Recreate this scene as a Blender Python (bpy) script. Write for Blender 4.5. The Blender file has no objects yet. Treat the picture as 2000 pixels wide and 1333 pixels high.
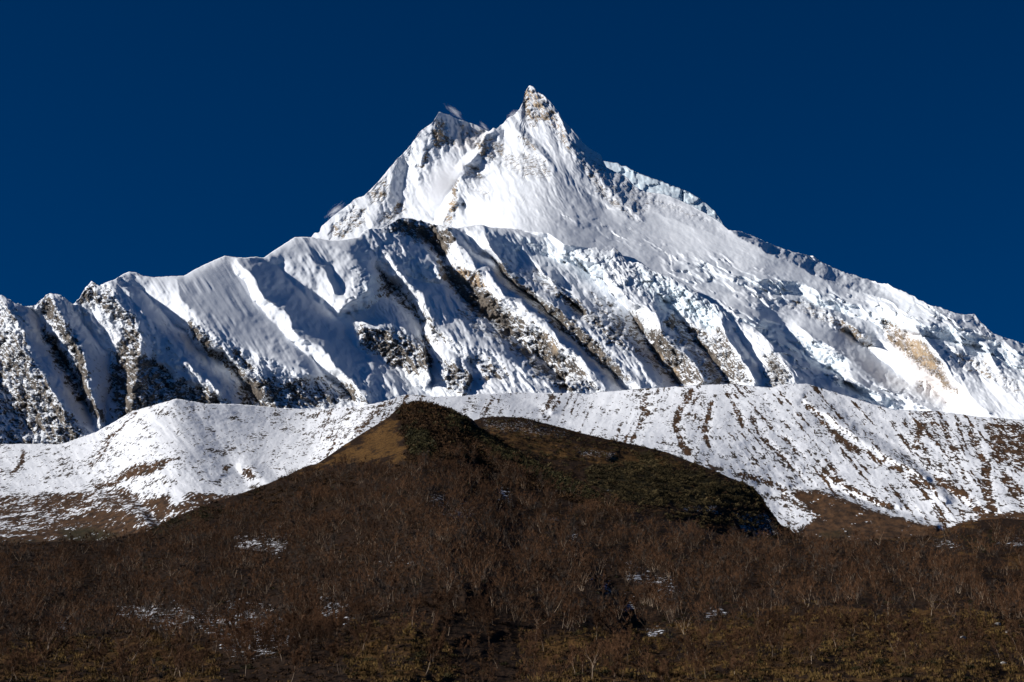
import bpy, math, random
import numpy as np

# ------------------------------------------------------------------ camera, sky, sun, exposure
SC = bpy.context.scene
COL = SC.collection
PITCH = math.radians(18.0)
FPX = 3732.0                     # focal length in pixels of a 2000 px wide picture
CAMZ = 1.7
cam_d = bpy.data.cameras.new('camera')
cam = bpy.data.objects.new('camera', cam_d)
COL.objects.link(cam)
cam.location = (0, 0, CAMZ)
cam.rotation_euler = (math.pi / 2 + PITCH, 0, 0)
cam_d.sensor_width = 36.0
cam_d.lens = FPX / 2000.0 * 36.0
cam_d.clip_start = 0.5
cam_d.clip_end = 90000.0
SC.camera = cam

SUN_EL = math.radians(26.0)
SUN_A = math.radians(80.0)       # angle from straight behind the camera towards the left
SUN_DIR = (-math.cos(SUN_EL) * math.sin(SUN_A), -math.cos(SUN_EL) * math.cos(SUN_A), math.sin(SUN_EL))

world = bpy.data.worlds.new('World')
SC.world = world
world.use_nodes = True
wn = world.node_tree
wn.nodes.clear()
w_out = wn.nodes.new('ShaderNodeOutputWorld')
w_bg = wn.nodes.new('ShaderNodeBackground')
w_sky = wn.nodes.new('ShaderNodeTexSky')
w_sky.sky_type = 'NISHITA'
w_sky.sun_disc = False
w_sky.sun_elevation = SUN_EL
w_sky.sun_rotation = math.atan2(SUN_DIR[0], SUN_DIR[1])
w_sky.altitude = 3500
w_sky.air_density = 0.6
w_sky.dust_density = 0.0
w_sky.ozone_density = 5.0
w_bg.inputs['Strength'].default_value = 0.052
w_hs = wn.nodes.new('ShaderNodeHueSaturation')
w_hs.inputs['Saturation'].default_value = 1.45
w_hs.inputs['Hue'].default_value = 0.503
w_hs.inputs['Value'].default_value = 1.0
wn.links.new(w_sky.outputs[0], w_hs.inputs['Color'])
wn.links.new(w_hs.outputs[0], w_bg.inputs[0])
wn.links.new(w_bg.outputs[0], w_out.inputs[0])

sun_d = bpy.data.lights.new('sun', 'SUN')
sun_d.energy = 4.8
sun_d.angle = math.radians(0.5)
sun_d.color = (1.0, 0.965, 0.92)
sun = bpy.data.objects.new('sun', sun_d)
COL.objects.link(sun)
from mathutils import Vector
sun.rotation_euler = Vector(SUN_DIR).to_track_quat('Z', 'Y').to_euler()

SC.view_settings.view_transform = 'Standard'
SC.view_settings.look = 'None'
SC.view_settings.exposure = 0.20
SC.view_settings.gamma = 1.0
SC.cycles.max_bounces = 6
SC.cycles.diffuse_bounces = 4
SC.cycles.volume_bounces = 2
SC.cycles.transparent_max_bounces = 8

RNG = np.random.default_rng(7)

# ------------------------------------------------------------------ numeric helpers
_perm = np.random.default_rng(3).permutation(512).astype(np.int64)
_perm = np.concatenate([_perm, _perm, _perm])
_ga = np.random.default_rng(4).uniform(0, 2 * np.pi, 512)
_gx, _gy = np.cos(_ga), np.sin(_ga)

def perlin(x, y, seed=0):
    x = np.asarray(x, float) + seed * 17.31
    y = np.asarray(y, float) + seed * 31.17
    xi = np.floor(x).astype(np.int64); yi = np.floor(y).astype(np.int64)
    fx = x - xi; fy = y - yi
    xi &= 511; yi &= 511
    u = fx * fx * fx * (fx * (fx * 6 - 15) + 10)
    v = fy * fy * fy * (fy * (fy * 6 - 15) + 10)
    def g(dx, dy):
        h = _perm[_perm[(xi + dx) & 511] + ((yi + dy) & 511)]
        return _gx[h] * (fx - dx) + _gy[h] * (fy - dy)
    a = g(0, 0); b = g(1, 0); c = g(0, 1); d = g(1, 1)
    return 1.5 * ((a + u * (b - a)) * (1 - v) + (c + u * (d - c)) * v)

def fbm(x, y, octv=5, gain=0.5, seed=0, ridged=False):
    s = 0; a = 1.0; t = 0
    for o in range(octv):
        n = perlin(x * 2.03 ** o, y * 2.03 ** o, seed + o * 3.7)
        if ridged:
            n = 1 - 2 * np.abs(n)
        s = s + a * n; t += a; a *= gain
    return s / t

def worley(x, y, seed=0):
    """distance to the nearest two random points and a random value of the cell"""
    r = np.random.default_rng(100 + seed)
    ox = r.random(512 * 3); oy = r.random(512 * 3); ov = r.random(512 * 3)
    xi = np.floor(x).astype(np.int64); yi = np.floor(y).astype(np.int64)
    f1 = np.full(x.shape, 9.0); f2 = np.full(x.shape, 9.0); val = np.zeros(x.shape)
    for dx in (-1, 0, 1):
        for dy in (-1, 0, 1):
            h = _perm[_perm[(xi + dx) & 511] + ((yi + dy) & 511)]
            d = np.hypot(xi + dx + ox[h] - x, yi + dy + oy[h] - y)
            near = d < f1
            f2 = np.where(near, f1, np.minimum(f2, d))
            val = np.where(near, ov[h], val)
            f1 = np.where(near, d, f1)
    return f1, f2, val

def smooth(a, b, x):
    t = np.clip((x - a) / (b - a), 0, 1)
    return t * t * (3 - 2 * t)

def seg_dist(px, py, pts):
    best = np.full(px.shape, 1e9)
    for (x0, y0), (x1, y1) in zip(pts[:-1], pts[1:]):
        dx, dy = x1 - x0, y1 - y0
        t = np.clip(((px - x0) * dx + (py - y0) * dy) / (dx * dx + dy * dy + 1e-9), 0, 1)
        best = np.minimum(best, np.hypot(px - x0 - t * dx, py - y0 - t * dy))
    return best

def stroke(px, py, pts, w):
    """1 on the line, fading to 0 at w"""
    return 1 - smooth(w * 0.35, w, seg_dist(px, py, pts))

def area(px, py, pts, soft=8):
    """1 inside the outline, 0 outside, with an edge of the given softness"""
    xs = [p[0] for p in pts]; ys = [p[1] for p in pts]
    out = np.zeros(px.shape)
    m = (px > min(xs) - soft) & (px < max(xs) + soft) & (py > min(ys) - soft) & (py < max(ys) + soft)
    if not m.any():
        return out
    qx, qy = px[m], py[m]
    ins = np.zeros(qx.shape, bool)
    n = len(pts)
    for i in range(n):
        x0, y0 = pts[i]; x1, y1 = pts[(i + 1) % n]
        if y0 == y1:
            continue
        c = ((y0 > qy) != (y1 > qy)) & (qx < (x1 - x0) * (qy - y0) / (y1 - y0) + x0)
        ins ^= c
    d = seg_dist(qx, qy, list(pts) + [pts[0]])
    out[m] = smooth(-soft, soft, np.where(ins, d, -d))
    return out

def tps(ctrl):
    c = np.array(ctrl, float)
    P = c[:, :2] / 1000.0; z = c[:, 2]
    def U(r2):
        return np.where(r2 > 0, r2 * np.log(r2 + 1e-12), 0)
    n = len(P)
    K = U(((P[:, None] - P[None]) ** 2).sum(-1)) + np.eye(n) * 0.004
    A = np.zeros((n + 3, n + 3))
    A[:n, :n] = K; A[:n, n] = 1; A[:n, n + 1:] = P
    A[n, :n] = 1; A[n + 1:, :n] = P.T
    w = np.linalg.solve(A, np.concatenate([z, [0, 0, 0]]))
    def f(px, py):
        x = px / 1000.0; y = py / 1000.0
        s = w[n] + w[n + 1] * x + w[n + 2] * y
        for i in range(n):
            s = s + w[i] * U((x - P[i, 0]) ** 2 + (y - P[i, 1]) ** 2)
        return s
    return f

class Relief:
    """ridge and gully lines (x, y, metres) spread over a slope so that the lines stay as creases"""
    def __init__(self, lines, x0, x1, y0, y1, step=2.0, pull=0.0006, blur=0):
        self.x0, self.y0, self.step = x0, y0, step
        nx = int((x1 - x0) / step) + 1; ny = int((y1 - y0) / step) + 1
        pts = []
        for ln in lines:
            p = np.array([q if len(q) == 3 else (q[0], q[1], 0) for q in ln], float)
            for a, b in zip(p[:-1], p[1:]):
                n = max(2, int(np.hypot(*(b - a)[:2]) / (step * 0.4)))
                t = np.linspace(0, 1, n)[:, None]
                pts.append(a + (b - a) * t)
        pts = np.concatenate(pts)
        levels = []
        s = step
        while s <= step * 64:
            levels.append(s); s *= 2
        f = None
        for s in reversed(levels):
            mx = int((x1 - x0) / s) + 2; my = int((y1 - y0) / s) + 2
            ix = np.round((pts[:, 0] - x0) / s).astype(int); iy = np.round((pts[:, 1] - y0) / s).astype(int)
            ok = (ix >= 0) & (iy >= 0) & (ix < mx) & (iy < my)
            cnt = np.zeros((my, mx)); sm = np.zeros((my, mx))
            np.add.at(cnt, (iy[ok], ix[ok]), 1); np.add.at(sm, (iy[ok], ix[ok]), pts[ok, 2])
            fix = cnt > 0
            val = np.where(fix, sm / np.maximum(cnt, 1), 0)
            if f is None:
                f = np.zeros((my, mx))
            else:
                gx = np.clip(np.arange(mx) / 2.0, 0, f.shape[1] - 1.001); gy = np.clip(np.arange(my) / 2.0, 0, f.shape[0] - 1.001)
                f = bil(f, gx[None, :] + 0 * gy[:, None], gy[:, None] + 0 * gx[None, :])
            f = np.where(fix, val, f)
            k = pull * s * s / 4
            for it in range(80 if s > step else 50):
                g = np.pad(f, 1, mode='edge')
                a = (g[:-2, 1:-1] + g[2:, 1:-1] + g[1:-1, :-2] + g[1:-1, 2:]) / (4 + k)
                f = np.where(fix, val, a)
        for _ in range(blur):
            g = np.pad(f, 1, mode='edge')
            f = (g[:-2, 1:-1] + g[2:, 1:-1] + g[1:-1, :-2] + g[1:-1, 2:] + 4 * f) / 8
        self.f = f
    def __call__(self, px, py):
        gx = np.clip((px - self.x0) / self.step, 0, self.f.shape[1] - 1.001)
        gy = np.clip((py - self.y0) / self.step, 0, self.f.shape[0] - 1.001)
        return bil(self.f, gx, gy)

def bil(f, gx, gy):
    ix = gx.astype(int); iy = gy.astype(int)
    fx = gx - ix; fy = gy - iy
    return (f[iy, ix] * (1 - fx) + f[iy, ix + 1] * fx) * (1 - fy) + (f[iy + 1, ix] * (1 - fx) + f[iy + 1, ix + 1] * fx) * fy

CP, SP = math.cos(PITCH), math.sin(PITCH)
def place(px, py, D):
    """map bearing (px, py) and ground distance D to a point of the landscape, in metres"""
    x = (px - 1000.0) / FPX; y = (666.5 - py) / FPX
    t = D / (CP - y * SP)
    return np.stack([t * x, D + 0 * t, CAMZ + t * (SP + y * CP)], -1)

# ------------------------------------------------------------------ materials
def mat(name):
    m = bpy.data.materials.new(name); m.use_nodes = True
    nt = m.node_tree
    b = nt.nodes['Principled BSDF']
    return m, nt, b

class N:
    """tiny node builder"""
    def __init__(self, nt):
        self.nt = nt
    def new(self, t, **k):
        n = self.nt.nodes.new(t)
        for a, v in k.items():
            setattr(n, a, v)
        return n
    def link(self, a, b):
        self.nt.links.new(a, b)
    def val(self, sock, v):
        if isinstance(v, (int, float)):
            sock.default_value = v
        elif isinstance(v, (tuple, list)):
            sock.default_value = v if len(v) == len(sock.default_value) else tuple(v) + (1.0,)
        else:
            self.link(v, sock)
    def math(self, op, a, b=0.0, c=0.0, clamp=False):
        n = self.new('ShaderNodeMath', operation=op, use_clamp=clamp)
        self.val(n.inputs[0], a); self.val(n.inputs[1], b); self.val(n.inputs[2], c)
        return n.outputs[0]
    def attr(self, name):
        return self.new('ShaderNodeAttribute', attribute_name=name).outputs['Fac']
    def noise(self, vec, scale, detail=6, rough=0.6, dist=0.0):
        n = self.new('ShaderNodeTexNoise')
        self.link(vec, n.inputs['Vector'])
        n.inputs['Scale'].default_value = scale; n.inputs['Detail'].default_value = detail
        n.inputs['Roughness'].default_value = rough; n.inputs['Distortion'].default_value = dist
        return n.outputs['Fac']
    def mapping(self, vec, scale=(1, 1, 1), rot=(0, 0, 0)):
        n = self.new('ShaderNodeMapping')
        self.link(vec, n.inputs['Vector'])
        n.inputs['Scale'].default_value = scale; n.inputs['Rotation'].default_value = rot
        return n.outputs[0]
    def mix(self, f, a, b):
        n = self.new('ShaderNodeMix', data_type='RGBA')
        self.val(n.inputs[0], f); self.val(n.inputs[6], a); self.val(n.inputs[7], b)
        return n.outputs[2]
    def step(self, x, lo, hi):
        n = self.new('ShaderNodeMapRange', interpolation_type='SMOOTHSTEP')
        self.val(n.inputs['Value'], x)
        n.inputs['From Min'].default_value = lo; n.inputs['From Max'].default_value = hi
        return n.outputs[0]

def mountain_material():
    m, nt, b = mat('snow_and_rock')
    n = N(nt)
    pos = n.new('ShaderNodeTexCoord').outputs['Object']
    st = n.mapping(pos, (1, 1, 0.55))
    n1 = n.noise(st, 0.036, 9, 0.70, 0.5)
    n2 = n.noise(n.mapping(pos, (0.55, 0.55, 2.6), (0.1, 0.45, 0)), 0.085, 6, 0.72)
    nn = n.math('ADD', n.math('MULTIPLY', n1, 0.5), n.math('MULTIPLY', n2, 0.5))
    rock = n.attr('rock')
    r = n.math('ADD', rock, n.math('MULTIPLY', n.math('SUBTRACT', nn, 0.5), 3.4))
    r = n.step(r, 0.40, 0.66)
    r = n.math('MULTIPLY', r, n.step(rock, 0.03, 0.12))
    # rock colour: grey-brown beds with pale and rusty parts
    c1 = n.mix(n.step(n.noise(pos, 0.02, 7, 0.7), 0.35, 0.65), (0.046, 0.041, 0.038), (0.155, 0.130, 0.106))
    c1 = n.mix(n.step(n.noise(n.mapping(pos, (1, 1, 3)), 0.05, 5, 0.7), 0.5, 0.75), c1, (0.25, 0.205, 0.16))
    oc = n.mix(n.step(n.noise(pos, 0.04, 6, 0.7), 0.4, 0.65), (0.34, 0.235, 0.14), (0.48, 0.39, 0.28))
    c1 = n.mix(n.attr('ochre'), c1, oc)
    snow = n.mix(n.step(n.noise(pos, 0.004, 5, 0.6), 0.35, 0.7), (0.80, 0.825, 0.86), (0.75, 0.78, 0.82))
    ice = n.mix(n.step(n.noise(n.mapping(pos, (1, 1, 2.5)), 0.03, 6, 0.7), 0.35, 0.7), (0.58, 0.70, 0.77), (0.76, 0.83, 0.87))
    snow = n.mix(n.attr('ice'), snow, ice)
    snow = n.mix(n.attr('dusty'), snow, (0.60, 0.50, 0.43))
    n.link(n.mix(r, snow, c1), b.inputs['Base Color'])
    b.inputs['Roughness'].default_value = 0.75
    b.inputs['Specular IOR Level'].default_value = 0.15
    bp = n.new('ShaderNodeBump')
    bp.inputs['Strength'].default_value = 0.55
    bp.inputs['Distance'].default_value = 6.0
    h = n.math('MULTIPLY', n.noise(pos, 0.07, 8, 0.65), n.math('ADD', n.math('MULTIPLY', r, 1.4), 0.08))
    n.link(h, bp.inputs['Height'])
    n.link(bp.outputs[0], b.inputs['Normal'])
    return m

def moraine_material():
    m, nt, b = mat('snowy_moraine')
    n = N(nt)
    pos = n.new('ShaderNodeTexCoord').outputs['Object']
    fl = n.math('ADD', n.math('MULTIPLY', n.noise(n.mapping(pos, (0.85, 0.16, 0.4)), 0.30, 3, 0.6), 0.6), n.math('MULTIPLY', n.noise(n.mapping(pos, (0.8, 0.14, 0.4)), 0.10, 4, 0.65), 0.4))         # tussocks and stones poking through
    big = n.noise(pos, 0.016, 4, 0.6)
    bare = n.attr('bare')
    streak = n.noise(n.mapping(pos, (1.0, 0.12, 0.12), (0.0, 0.0, 0.12)), 0.06, 6, 0.68)
    f0 = n.math('ADD', n.math('MULTIPLY', n.math('SUBTRACT', fl, 0.5), 3.4), n.math('MULTIPLY', n.math('SUBTRACT', big, 0.5), 0.9))
    f0 = n.math('ADD', f0, n.math('MULTIPLY', n.math('SUBTRACT', streak, 0.5), 0.9))
    r = n.step(n.math('ADD', bare, f0), 0.44, 0.52)
    brown = n.mix(n.step(n.noise(n.mapping(pos, (1, 0.3, 0.6)), 0.09, 7, 0.75), 0.38, 0.62), (0.030, 0.018, 0.011), (0.095, 0.050, 0.024))
    grey = n.mix(n.step(fl, 0.4, 0.7), (0.030, 0.026, 0.023), (0.085, 0.070, 0.056))
    c = n.mix(n.math('MULTIPLY', n.step(bare, 0.25, 0.7), 1.0), grey, brown)
    c = n.mix(n.attr('shrub'), c, (0.026, 0.024, 0.010))
    n.link(n.mix(r, (0.80, 0.815, 0.845), c), b.inputs['Base Color'])
    b.inputs['Roughness'].default_value = 0.8
    b.inputs['Specular IOR Level'].default_value = 0.1
    bp = n.new('ShaderNodeBump'); bp.inputs['Strength'].default_value = 0.6; bp.inputs['Distance'].default_value = 2.0
    n.link(n.noise(pos, 0.2, 6, 0.7), bp.inputs['Height']); n.link(bp.outputs[0], b.inputs['Normal'])
    return m

def hill_material():
    m, nt, b = mat('autumn_hillside')
    n = N(nt)
    pos = n.new('ShaderNodeTexCoord').outputs['Object']
    fine = n.noise(n.mapping(pos, (1, 0.4, 0.8)), 0.9, 7, 0.72)
    mid = n.noise(n.mapping(pos, (1, 0.35, 0.7)), 0.10, 7, 0.68)
    c = n.mix(n.step(fine, 0.35, 0.65), (0.008, 0.0055, 0.004), (0.034, 0.019, 0.011))
    gr = n.mix(n.step(fine, 0.35, 0.68), (0.050, 0.026, 0.009), (0.15, 0.080, 0.026))
    gf = n.math('ADD', n.attr('grass'), n.math('MULTIPLY', n.math('SUBTRACT', mid, 0.5), 2.3))
    gr = n.mix(n.step(n.noise(pos, 0.28, 5, 0.7), 0.52, 0.66), gr, (0.022, 0.014, 0.008))
    c = n.mix(n.step(gf, 0.4, 0.75), c, gr)
    c = n.mix(n.step(n.math('ADD', n.attr('green'), n.math('MULTIPLY', n.math('SUBTRACT', mid, 0.5), 1.2)), 0.4, 0.7), c,
              n.mix(n.step(fine, 0.4, 0.65), (0.013, 0.011, 0.005), (0.040, 0.032, 0.014)))
    sf = n.math('ADD', n.attr('snowy'), n.math('MULTIPLY', n.math('SUBTRACT', n.noise(n.mapping(pos, (0.6, 0.6, 1.5)), 0.55, 6, 0.72), 0.5), 2.2))
    n.link(n.mix(n.step(sf, 0.48, 0.60), c, (0.80, 0.81, 0.85)), b.inputs['Base Color'])
    b.inputs['Roughness'].default_value = 0.9
    b.inputs['Specular IOR Level'].default_value = 0.05
    bp = n.new('ShaderNodeBump'); bp.inputs['Strength'].default_value = 0.8; bp.inputs['Distance'].default_value = 0.6
    n.link(fine, bp.inputs['Height']); n.link(bp.outputs[0], b.inputs['Normal'])
    return m

M_MOUNT = mountain_material()
M_MORAINE = moraine_material()
M_HILL = hill_material()

# ------------------------------------------------------------------ layer builder
def pl(pts):
    p = np.array(pts, float)
    return lambda x: np.interp(x, p[:, 0], p[:, 1])

def columns(x0=-320, x1=2320, inner=1.8):
    xs = [np.arange(x0, -20, 8.0), np.arange(-20, 2020, inner), np.arange(2020, x1 + 1, 8.0)]
    return np.concatenate(xs)

def build_layer(name, material, top, bottom, rows, depth, attrs, xs=None, crest_noise=(1.0, 12), back=0.75, back_len=600.0, skirt=True):
    xs = columns() if xs is None else xs
    t = top(xs)
    t = t + (crest_noise[0](xs) if callable(crest_noise[0]) else crest_noise[0]) * fbm(xs / crest_noise[1], xs * 0 + 3.3, 4, 0.6, seed=len(name))
    bt = np.maximum(bottom(xs), t + 6)
    v = np.linspace(0, 1, rows)[:, None]
    PX = xs[None, :] + 0 * v
    PY = t[None, :] * (1 - v) + bt[None, :] * v
    D = depth(PX, PY)
    P = place(PX, PY, D)
    A = attrs(PX, PY, P)
    nb = 8
    k = (np.arange(nb, 0, -1) / nb) ** 1.5
    B = np.repeat(P[:1], nb, 0).copy()
    B[..., 1] += k[:, None] * back_len
    B[..., 2] -= k[:, None] * back_len * back
    parts = [B, P]
    if skirt:
        S = P[-1:].copy(); S[..., 2] = -30; S[..., 1] += 40
        parts.append(S)
    V = np.concatenate(parts, 0)
    nr, nc = V.shape[:2]
    idx = np.arange(nr * nc).reshape(nr, nc)
    F = np.stack([idx[:-1, :-1], idx[1:, :-1], idx[1:, 1:], idx[:-1, 1:]], -1).reshape(-1, 4)
    me = mesh_from(name, V.reshape(-1, 3), F)
    for an, av in A.items():
        full = np.concatenate([np.repeat(av[:1], nb, 0), av] + ([av[-1:]] if skirt else []), 0)
        at = me.attributes.new(an, 'FLOAT', 'POINT')
        at.data.foreach_set('value', full.astype(np.float32).ravel())
    me.materials.append(material)
    me.polygons.foreach_set('use_smooth', np.ones(len(me.polygons), bool))
    ob = bpy.data.objects.new(name, me)
    COL.objects.link(ob)
    ob['kind'] = 'structure'
    return ob, (PX, PY, D, P, A)

def mesh_from(name, V, F):
    me = bpy.data.meshes.new(name)
    V = np.ascontiguousarray(V, np.float32); F = np.ascontiguousarray(F, np.int32)
    n, k = F.shape
    me.vertices.add(len(V)); me.vertices.foreach_set('co', V.ravel())
    me.loops.add(n * k); me.loops.foreach_set('vertex_index', F.ravel())
    me.polygons.add(n); me.polygons.foreach_set('loop_start', np.arange(0, n * k, k, dtype=np.int32))
    me.update(calc_edges=True)
    return me

def upness(P):
    """z of the normal of a grid of points"""
    du = np.gradient(P, axis=1); dv = np.gradient(P, axis=0)
    n = np.cross(dv, du)
    n /= np.linalg.norm(n, axis=-1, keepdims=True) + 1e-9
    return np.abs(n[..., 2])

def warp(PX, PY, amp, scale, seed=0):
    wx = amp * fbm(PX / scale, PY / scale, 4, 0.55, seed=seed)
    wy = amp * fbm(PX / scale, PY / scale, 4, 0.55, seed=seed + 40)
    return PX + wx, PY + wy

def dirnoise(PX, PY, ang, wl_across, wl_along, octv=4, gain=0.55, seed=0, ridged=False):
    """noise drawn out along a direction (degrees below the horizontal, towards the right)"""
    a = math.radians(ang)
    al = PX * math.cos(a) + PY * math.sin(a)
    ac = -PX * math.sin(a) + PY * math.cos(a)
    return fbm(ac / wl_across, al / wl_along, octv, gain, seed, ridged)

def L(o, *pts):
    """a ridge (negative) or gully (positive) line of constant offset, fading in at its head"""
    n = len(pts)
    return [(p[0], p[1], o * (0.45 if i == 0 else 1.0)) for i, p in enumerate(pts)]

# ------------------------------------------------------------------ A: the main massif
A_top = pl([(-320, 800), (300, 660), (500, 545), (560, 503), (596, 480), (607, 465), (615, 455), (624, 454), (627, 444), (650, 422), (675, 405), (692, 390), (712, 382),
    (730, 365), (747, 345), (762, 327), (775, 312), (795, 292), (812, 270), (822, 255), (832, 249), (845, 240), (851, 229), (857, 219), (865, 222), (880, 226),
    (895, 234), (915, 239), (932, 245), (947, 254), (955, 257), (964, 250), (970, 252), (982, 242), (990, 232), (1002, 226), (1015, 212), (1023, 196), (1024, 186),
    (1028, 175), (1034, 166), (1042, 170), (1050, 180), (1060, 186), (1070, 194), (1080, 205), (1092, 220), (1100, 235), (1115, 250), (1125, 262), (1137, 277),
    (1152, 290), (1165, 297), (1174, 302), (1177, 312), (1185, 328), (1225, 347), (1240, 365), (1262, 375), (1300, 380), (1337, 395), (1375, 415), (1410, 437),
    (1423, 449), (1447, 453), (1475, 463), (1510, 479), (1545, 491), (1573, 498), (1587, 500), (1608, 514), (1633, 525), (1661, 535), (1685, 542), (1710, 551),
    (1734, 556), (1759, 567), (1790, 582), (1808, 593), (1840, 602), (1861, 610), (1878, 615), (1903, 614), (1917, 630), (1941, 652), (1966, 661), (2001, 672),
    (2100, 715), (2320, 800)])
B_top = pl([(-320, 700), (-150, 620), (-60, 590), (0, 577), (10, 580), (25, 590), (40, 595), (52, 599), (70, 596), (80, 586), (90, 576), (100, 573), (117, 576), (130, 585), (142, 595), (155, 582), (167, 562), (179, 549),
    (185, 552), (192, 559), (207, 552), (225, 546), (240, 536), (252, 531), (267, 533), (280, 539), (300, 542), (330, 540), (360, 539), (380, 527), (400, 517), (422, 507), (439, 500), (455, 502), (475, 504), (500, 502),
    (515, 504), (532, 492), (555, 477), (575, 464), (590, 463), (610, 464), (625, 467), (647, 470), (667, 469), (690, 465), (701, 464), (706, 456), (712, 451), (720, 447), (745, 446), (762, 437), (775, 430), (785, 425),
    (800, 427), (817, 430), (837, 436), (860, 440), (872, 444), (890, 446), (912, 442), (932, 439), (942, 439), (955, 444), (975, 445), (1000, 447), (1025, 449), (1070, 453), (1085, 463), (1100, 474), (1125, 479), (1162, 485),
    (1193, 491), (1198, 484), (1208, 490), (1225, 511), (1255, 515), (1275, 529), (1312, 541), (1347, 561), (1367, 577), (1405, 600), (1430, 622), (1470, 638), (1490, 655), (1520, 688), (1545, 712), (1570, 742), (1600, 764), (1640, 790),
    (1700, 830), (1900, 890), (2320, 1000)])
A_bot = pl([(-320, 900), (500, 620), (620, 560), (900, 520), (1000, 540), (1200, 600), (1350, 660), (1500, 770), (1700, 860), (2000, 890), (2320, 930)])
A_base = tps([(607, 465, 8300), (857, 219, 8900), (1034, 166, 9150), (960, 252, 9050), (867, 440, 8050), (700, 500, 7900), (1000, 450, 6860), (1200, 495, 6710),
    (1176, 312, 8600), (1100, 330, 8050), (1257, 432, 7450), (1410, 437, 7400), (1500, 476, 7130), (1710, 551, 6900), (2000, 672, 6050), (1350, 570, 6390), (1450, 620, 6130), (1600, 755, 5700),
    (1750, 728, 6020), (1850, 785, 5720), (1800, 650, 5900), (1930, 700, 5780), (1620, 600, 6500), (1500, 560, 6620), (2000, 820, 5000), (2320, 800, 5450), (-300, 800, 8000), (2320, 930, 4300)])
A_lines = [
    L(-35, (857, 220), (850, 245), (846, 275), (838, 290), (825, 305), (822, 325), (815, 350)),
    L(22, (880, 228), (895, 250), (880, 275), (870, 300), (850, 320)),
    L(35, (950, 258), (930, 290), (900, 310), (880, 340), (865, 380), (850, 430)),
    L(-60, (775, 312), (765, 350), (750, 390), (730, 420), (725, 450)),
    L(40, (800, 300), (790, 350), (780, 400), (790, 430)),
    L(-50, (692, 390), (690, 420), (670, 450)),
    L(-190, (965, 252), (952, 267), (937, 282), (932, 302), (922, 315), (905, 325), (908, 338), (895, 352), (887, 372), (892, 392), (875, 410), (867, 440), (860, 480)),
    L(0, (985, 258), (982, 300), (985, 330), (990, 380), (960, 410), (935, 445)), L(35, (925, 328), (948, 343), (964, 372), (962, 390)), L(25, (903, 398), (918, 418), (927, 440)), L(-70, (930, 390), (905, 395)),
    [(1034, 166, -10), (1045, 180, -30), (1055, 185, -35), (1060, 205, -45), (1090, 225, -45), (1107, 260, -55), (1112, 280, -65), (1125, 305, -75), (1140, 317, -80), (1160, 327, -85), (1170, 345, -95), (1180, 355, -100), (1197, 375, -110), (1212, 390, -110), (1220, 402, -105), (1237, 415, -95), (1257, 432, -70)],
    [(1080, 200, 0), (1100, 235, 0), (1125, 262, 8), (1165, 297, 35), (1180, 320, 70), (1225, 347, 140), (1262, 375, 190), (1337, 395, 170), (1410, 437, 50)],
    L(-55, (1000, 230), (1008, 250), (1030, 275), (1048, 295), (1068, 312)),
    L(40, (1020, 240), (1035, 262), (1060, 285), (1080, 310)),
    L(35, (1080, 260), (1090, 300), (1110, 340), (1150, 380), (1190, 410)),
    L(-40, (1280, 415), (1300, 425), (1325, 432), (1370, 450), (1440, 475)),
    L(-60, (1423, 449), (1496, 493), (1545, 514), (1591, 539), (1626, 553), (1678, 570), (1738, 589)),
    [(1447, 453, 120), (1475, 463, 300), (1510, 479, 450), (1573, 498, 600), (1633, 525, 680), (1685, 542, 640), (1722, 556, 420), (1750, 566, 60)],
    # ice cliffs across the glacier: lip and foot
    L(-50, (1450, 535), (1485, 548), (1517, 547), (1560, 550), (1595, 570), (1640, 584), (1690, 597)),
    L(60, (1455, 556), (1490, 568), (1525, 572), (1560, 575), (1600, 600), (1640, 612), (1690, 626)),
    L(-60, (1690, 590), (1727, 600), (1787, 623), (1820, 625), (1870, 640), (1930, 655), (2000, 690)),
    L(80, (1700, 628), (1730, 636), (1787, 655), (1820, 660), (1870, 670), (1930, 690), (2000, 725)),
    L(-90, (1727, 605), (1787, 626), (1790, 647), (1818, 675), (1846, 710), (1867, 745), (1895, 773), (1930, 808)),
    L(130, (1650, 647), (1689, 675), (1713, 696), (1755, 728), (1805, 745), (1840, 773), (1892, 808)),
    L(-65, (1608, 608), (1640, 622), (1668, 640), (1690, 660)),
    L(35, (1870, 660), (1890, 700), (1930, 760), (1980, 810)),
    L(-25, (1920, 670), (1950, 720), (2000, 780)),
    L(-45, (1425, 602), (1460, 618), (1490, 628)), L(-40, (1560, 640), (1600, 665), (1640, 690), (1700, 735), (1760, 775), (1820, 800)),
    [(1500, 640, 100), (1535, 662, 170), (1575, 690, 180), (1620, 722, 150), (1665, 755, 90), (1710, 790, 40)],
    L(-60, (1630, 735), (1665, 748), (1700, 762), (1740, 780)),
    L(70, (1640, 775), (1690, 790), (1740, 800), (1800, 812)),
    L(-30, (1320, 515), (1370, 510), (1400, 520), (1430, 545)),
    L(30, (1325, 532), (1370, 530), (1400, 545), (1430, 570)),
    L(-18, (1090, 420), (1130, 430), (1180, 440), (1220, 455)), L(20, (1090, 436), (1130, 446), (1180, 456), (1220, 470)),
]
A_rel = Relief(A_lines, -320, 2320, 140, 960)
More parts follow.
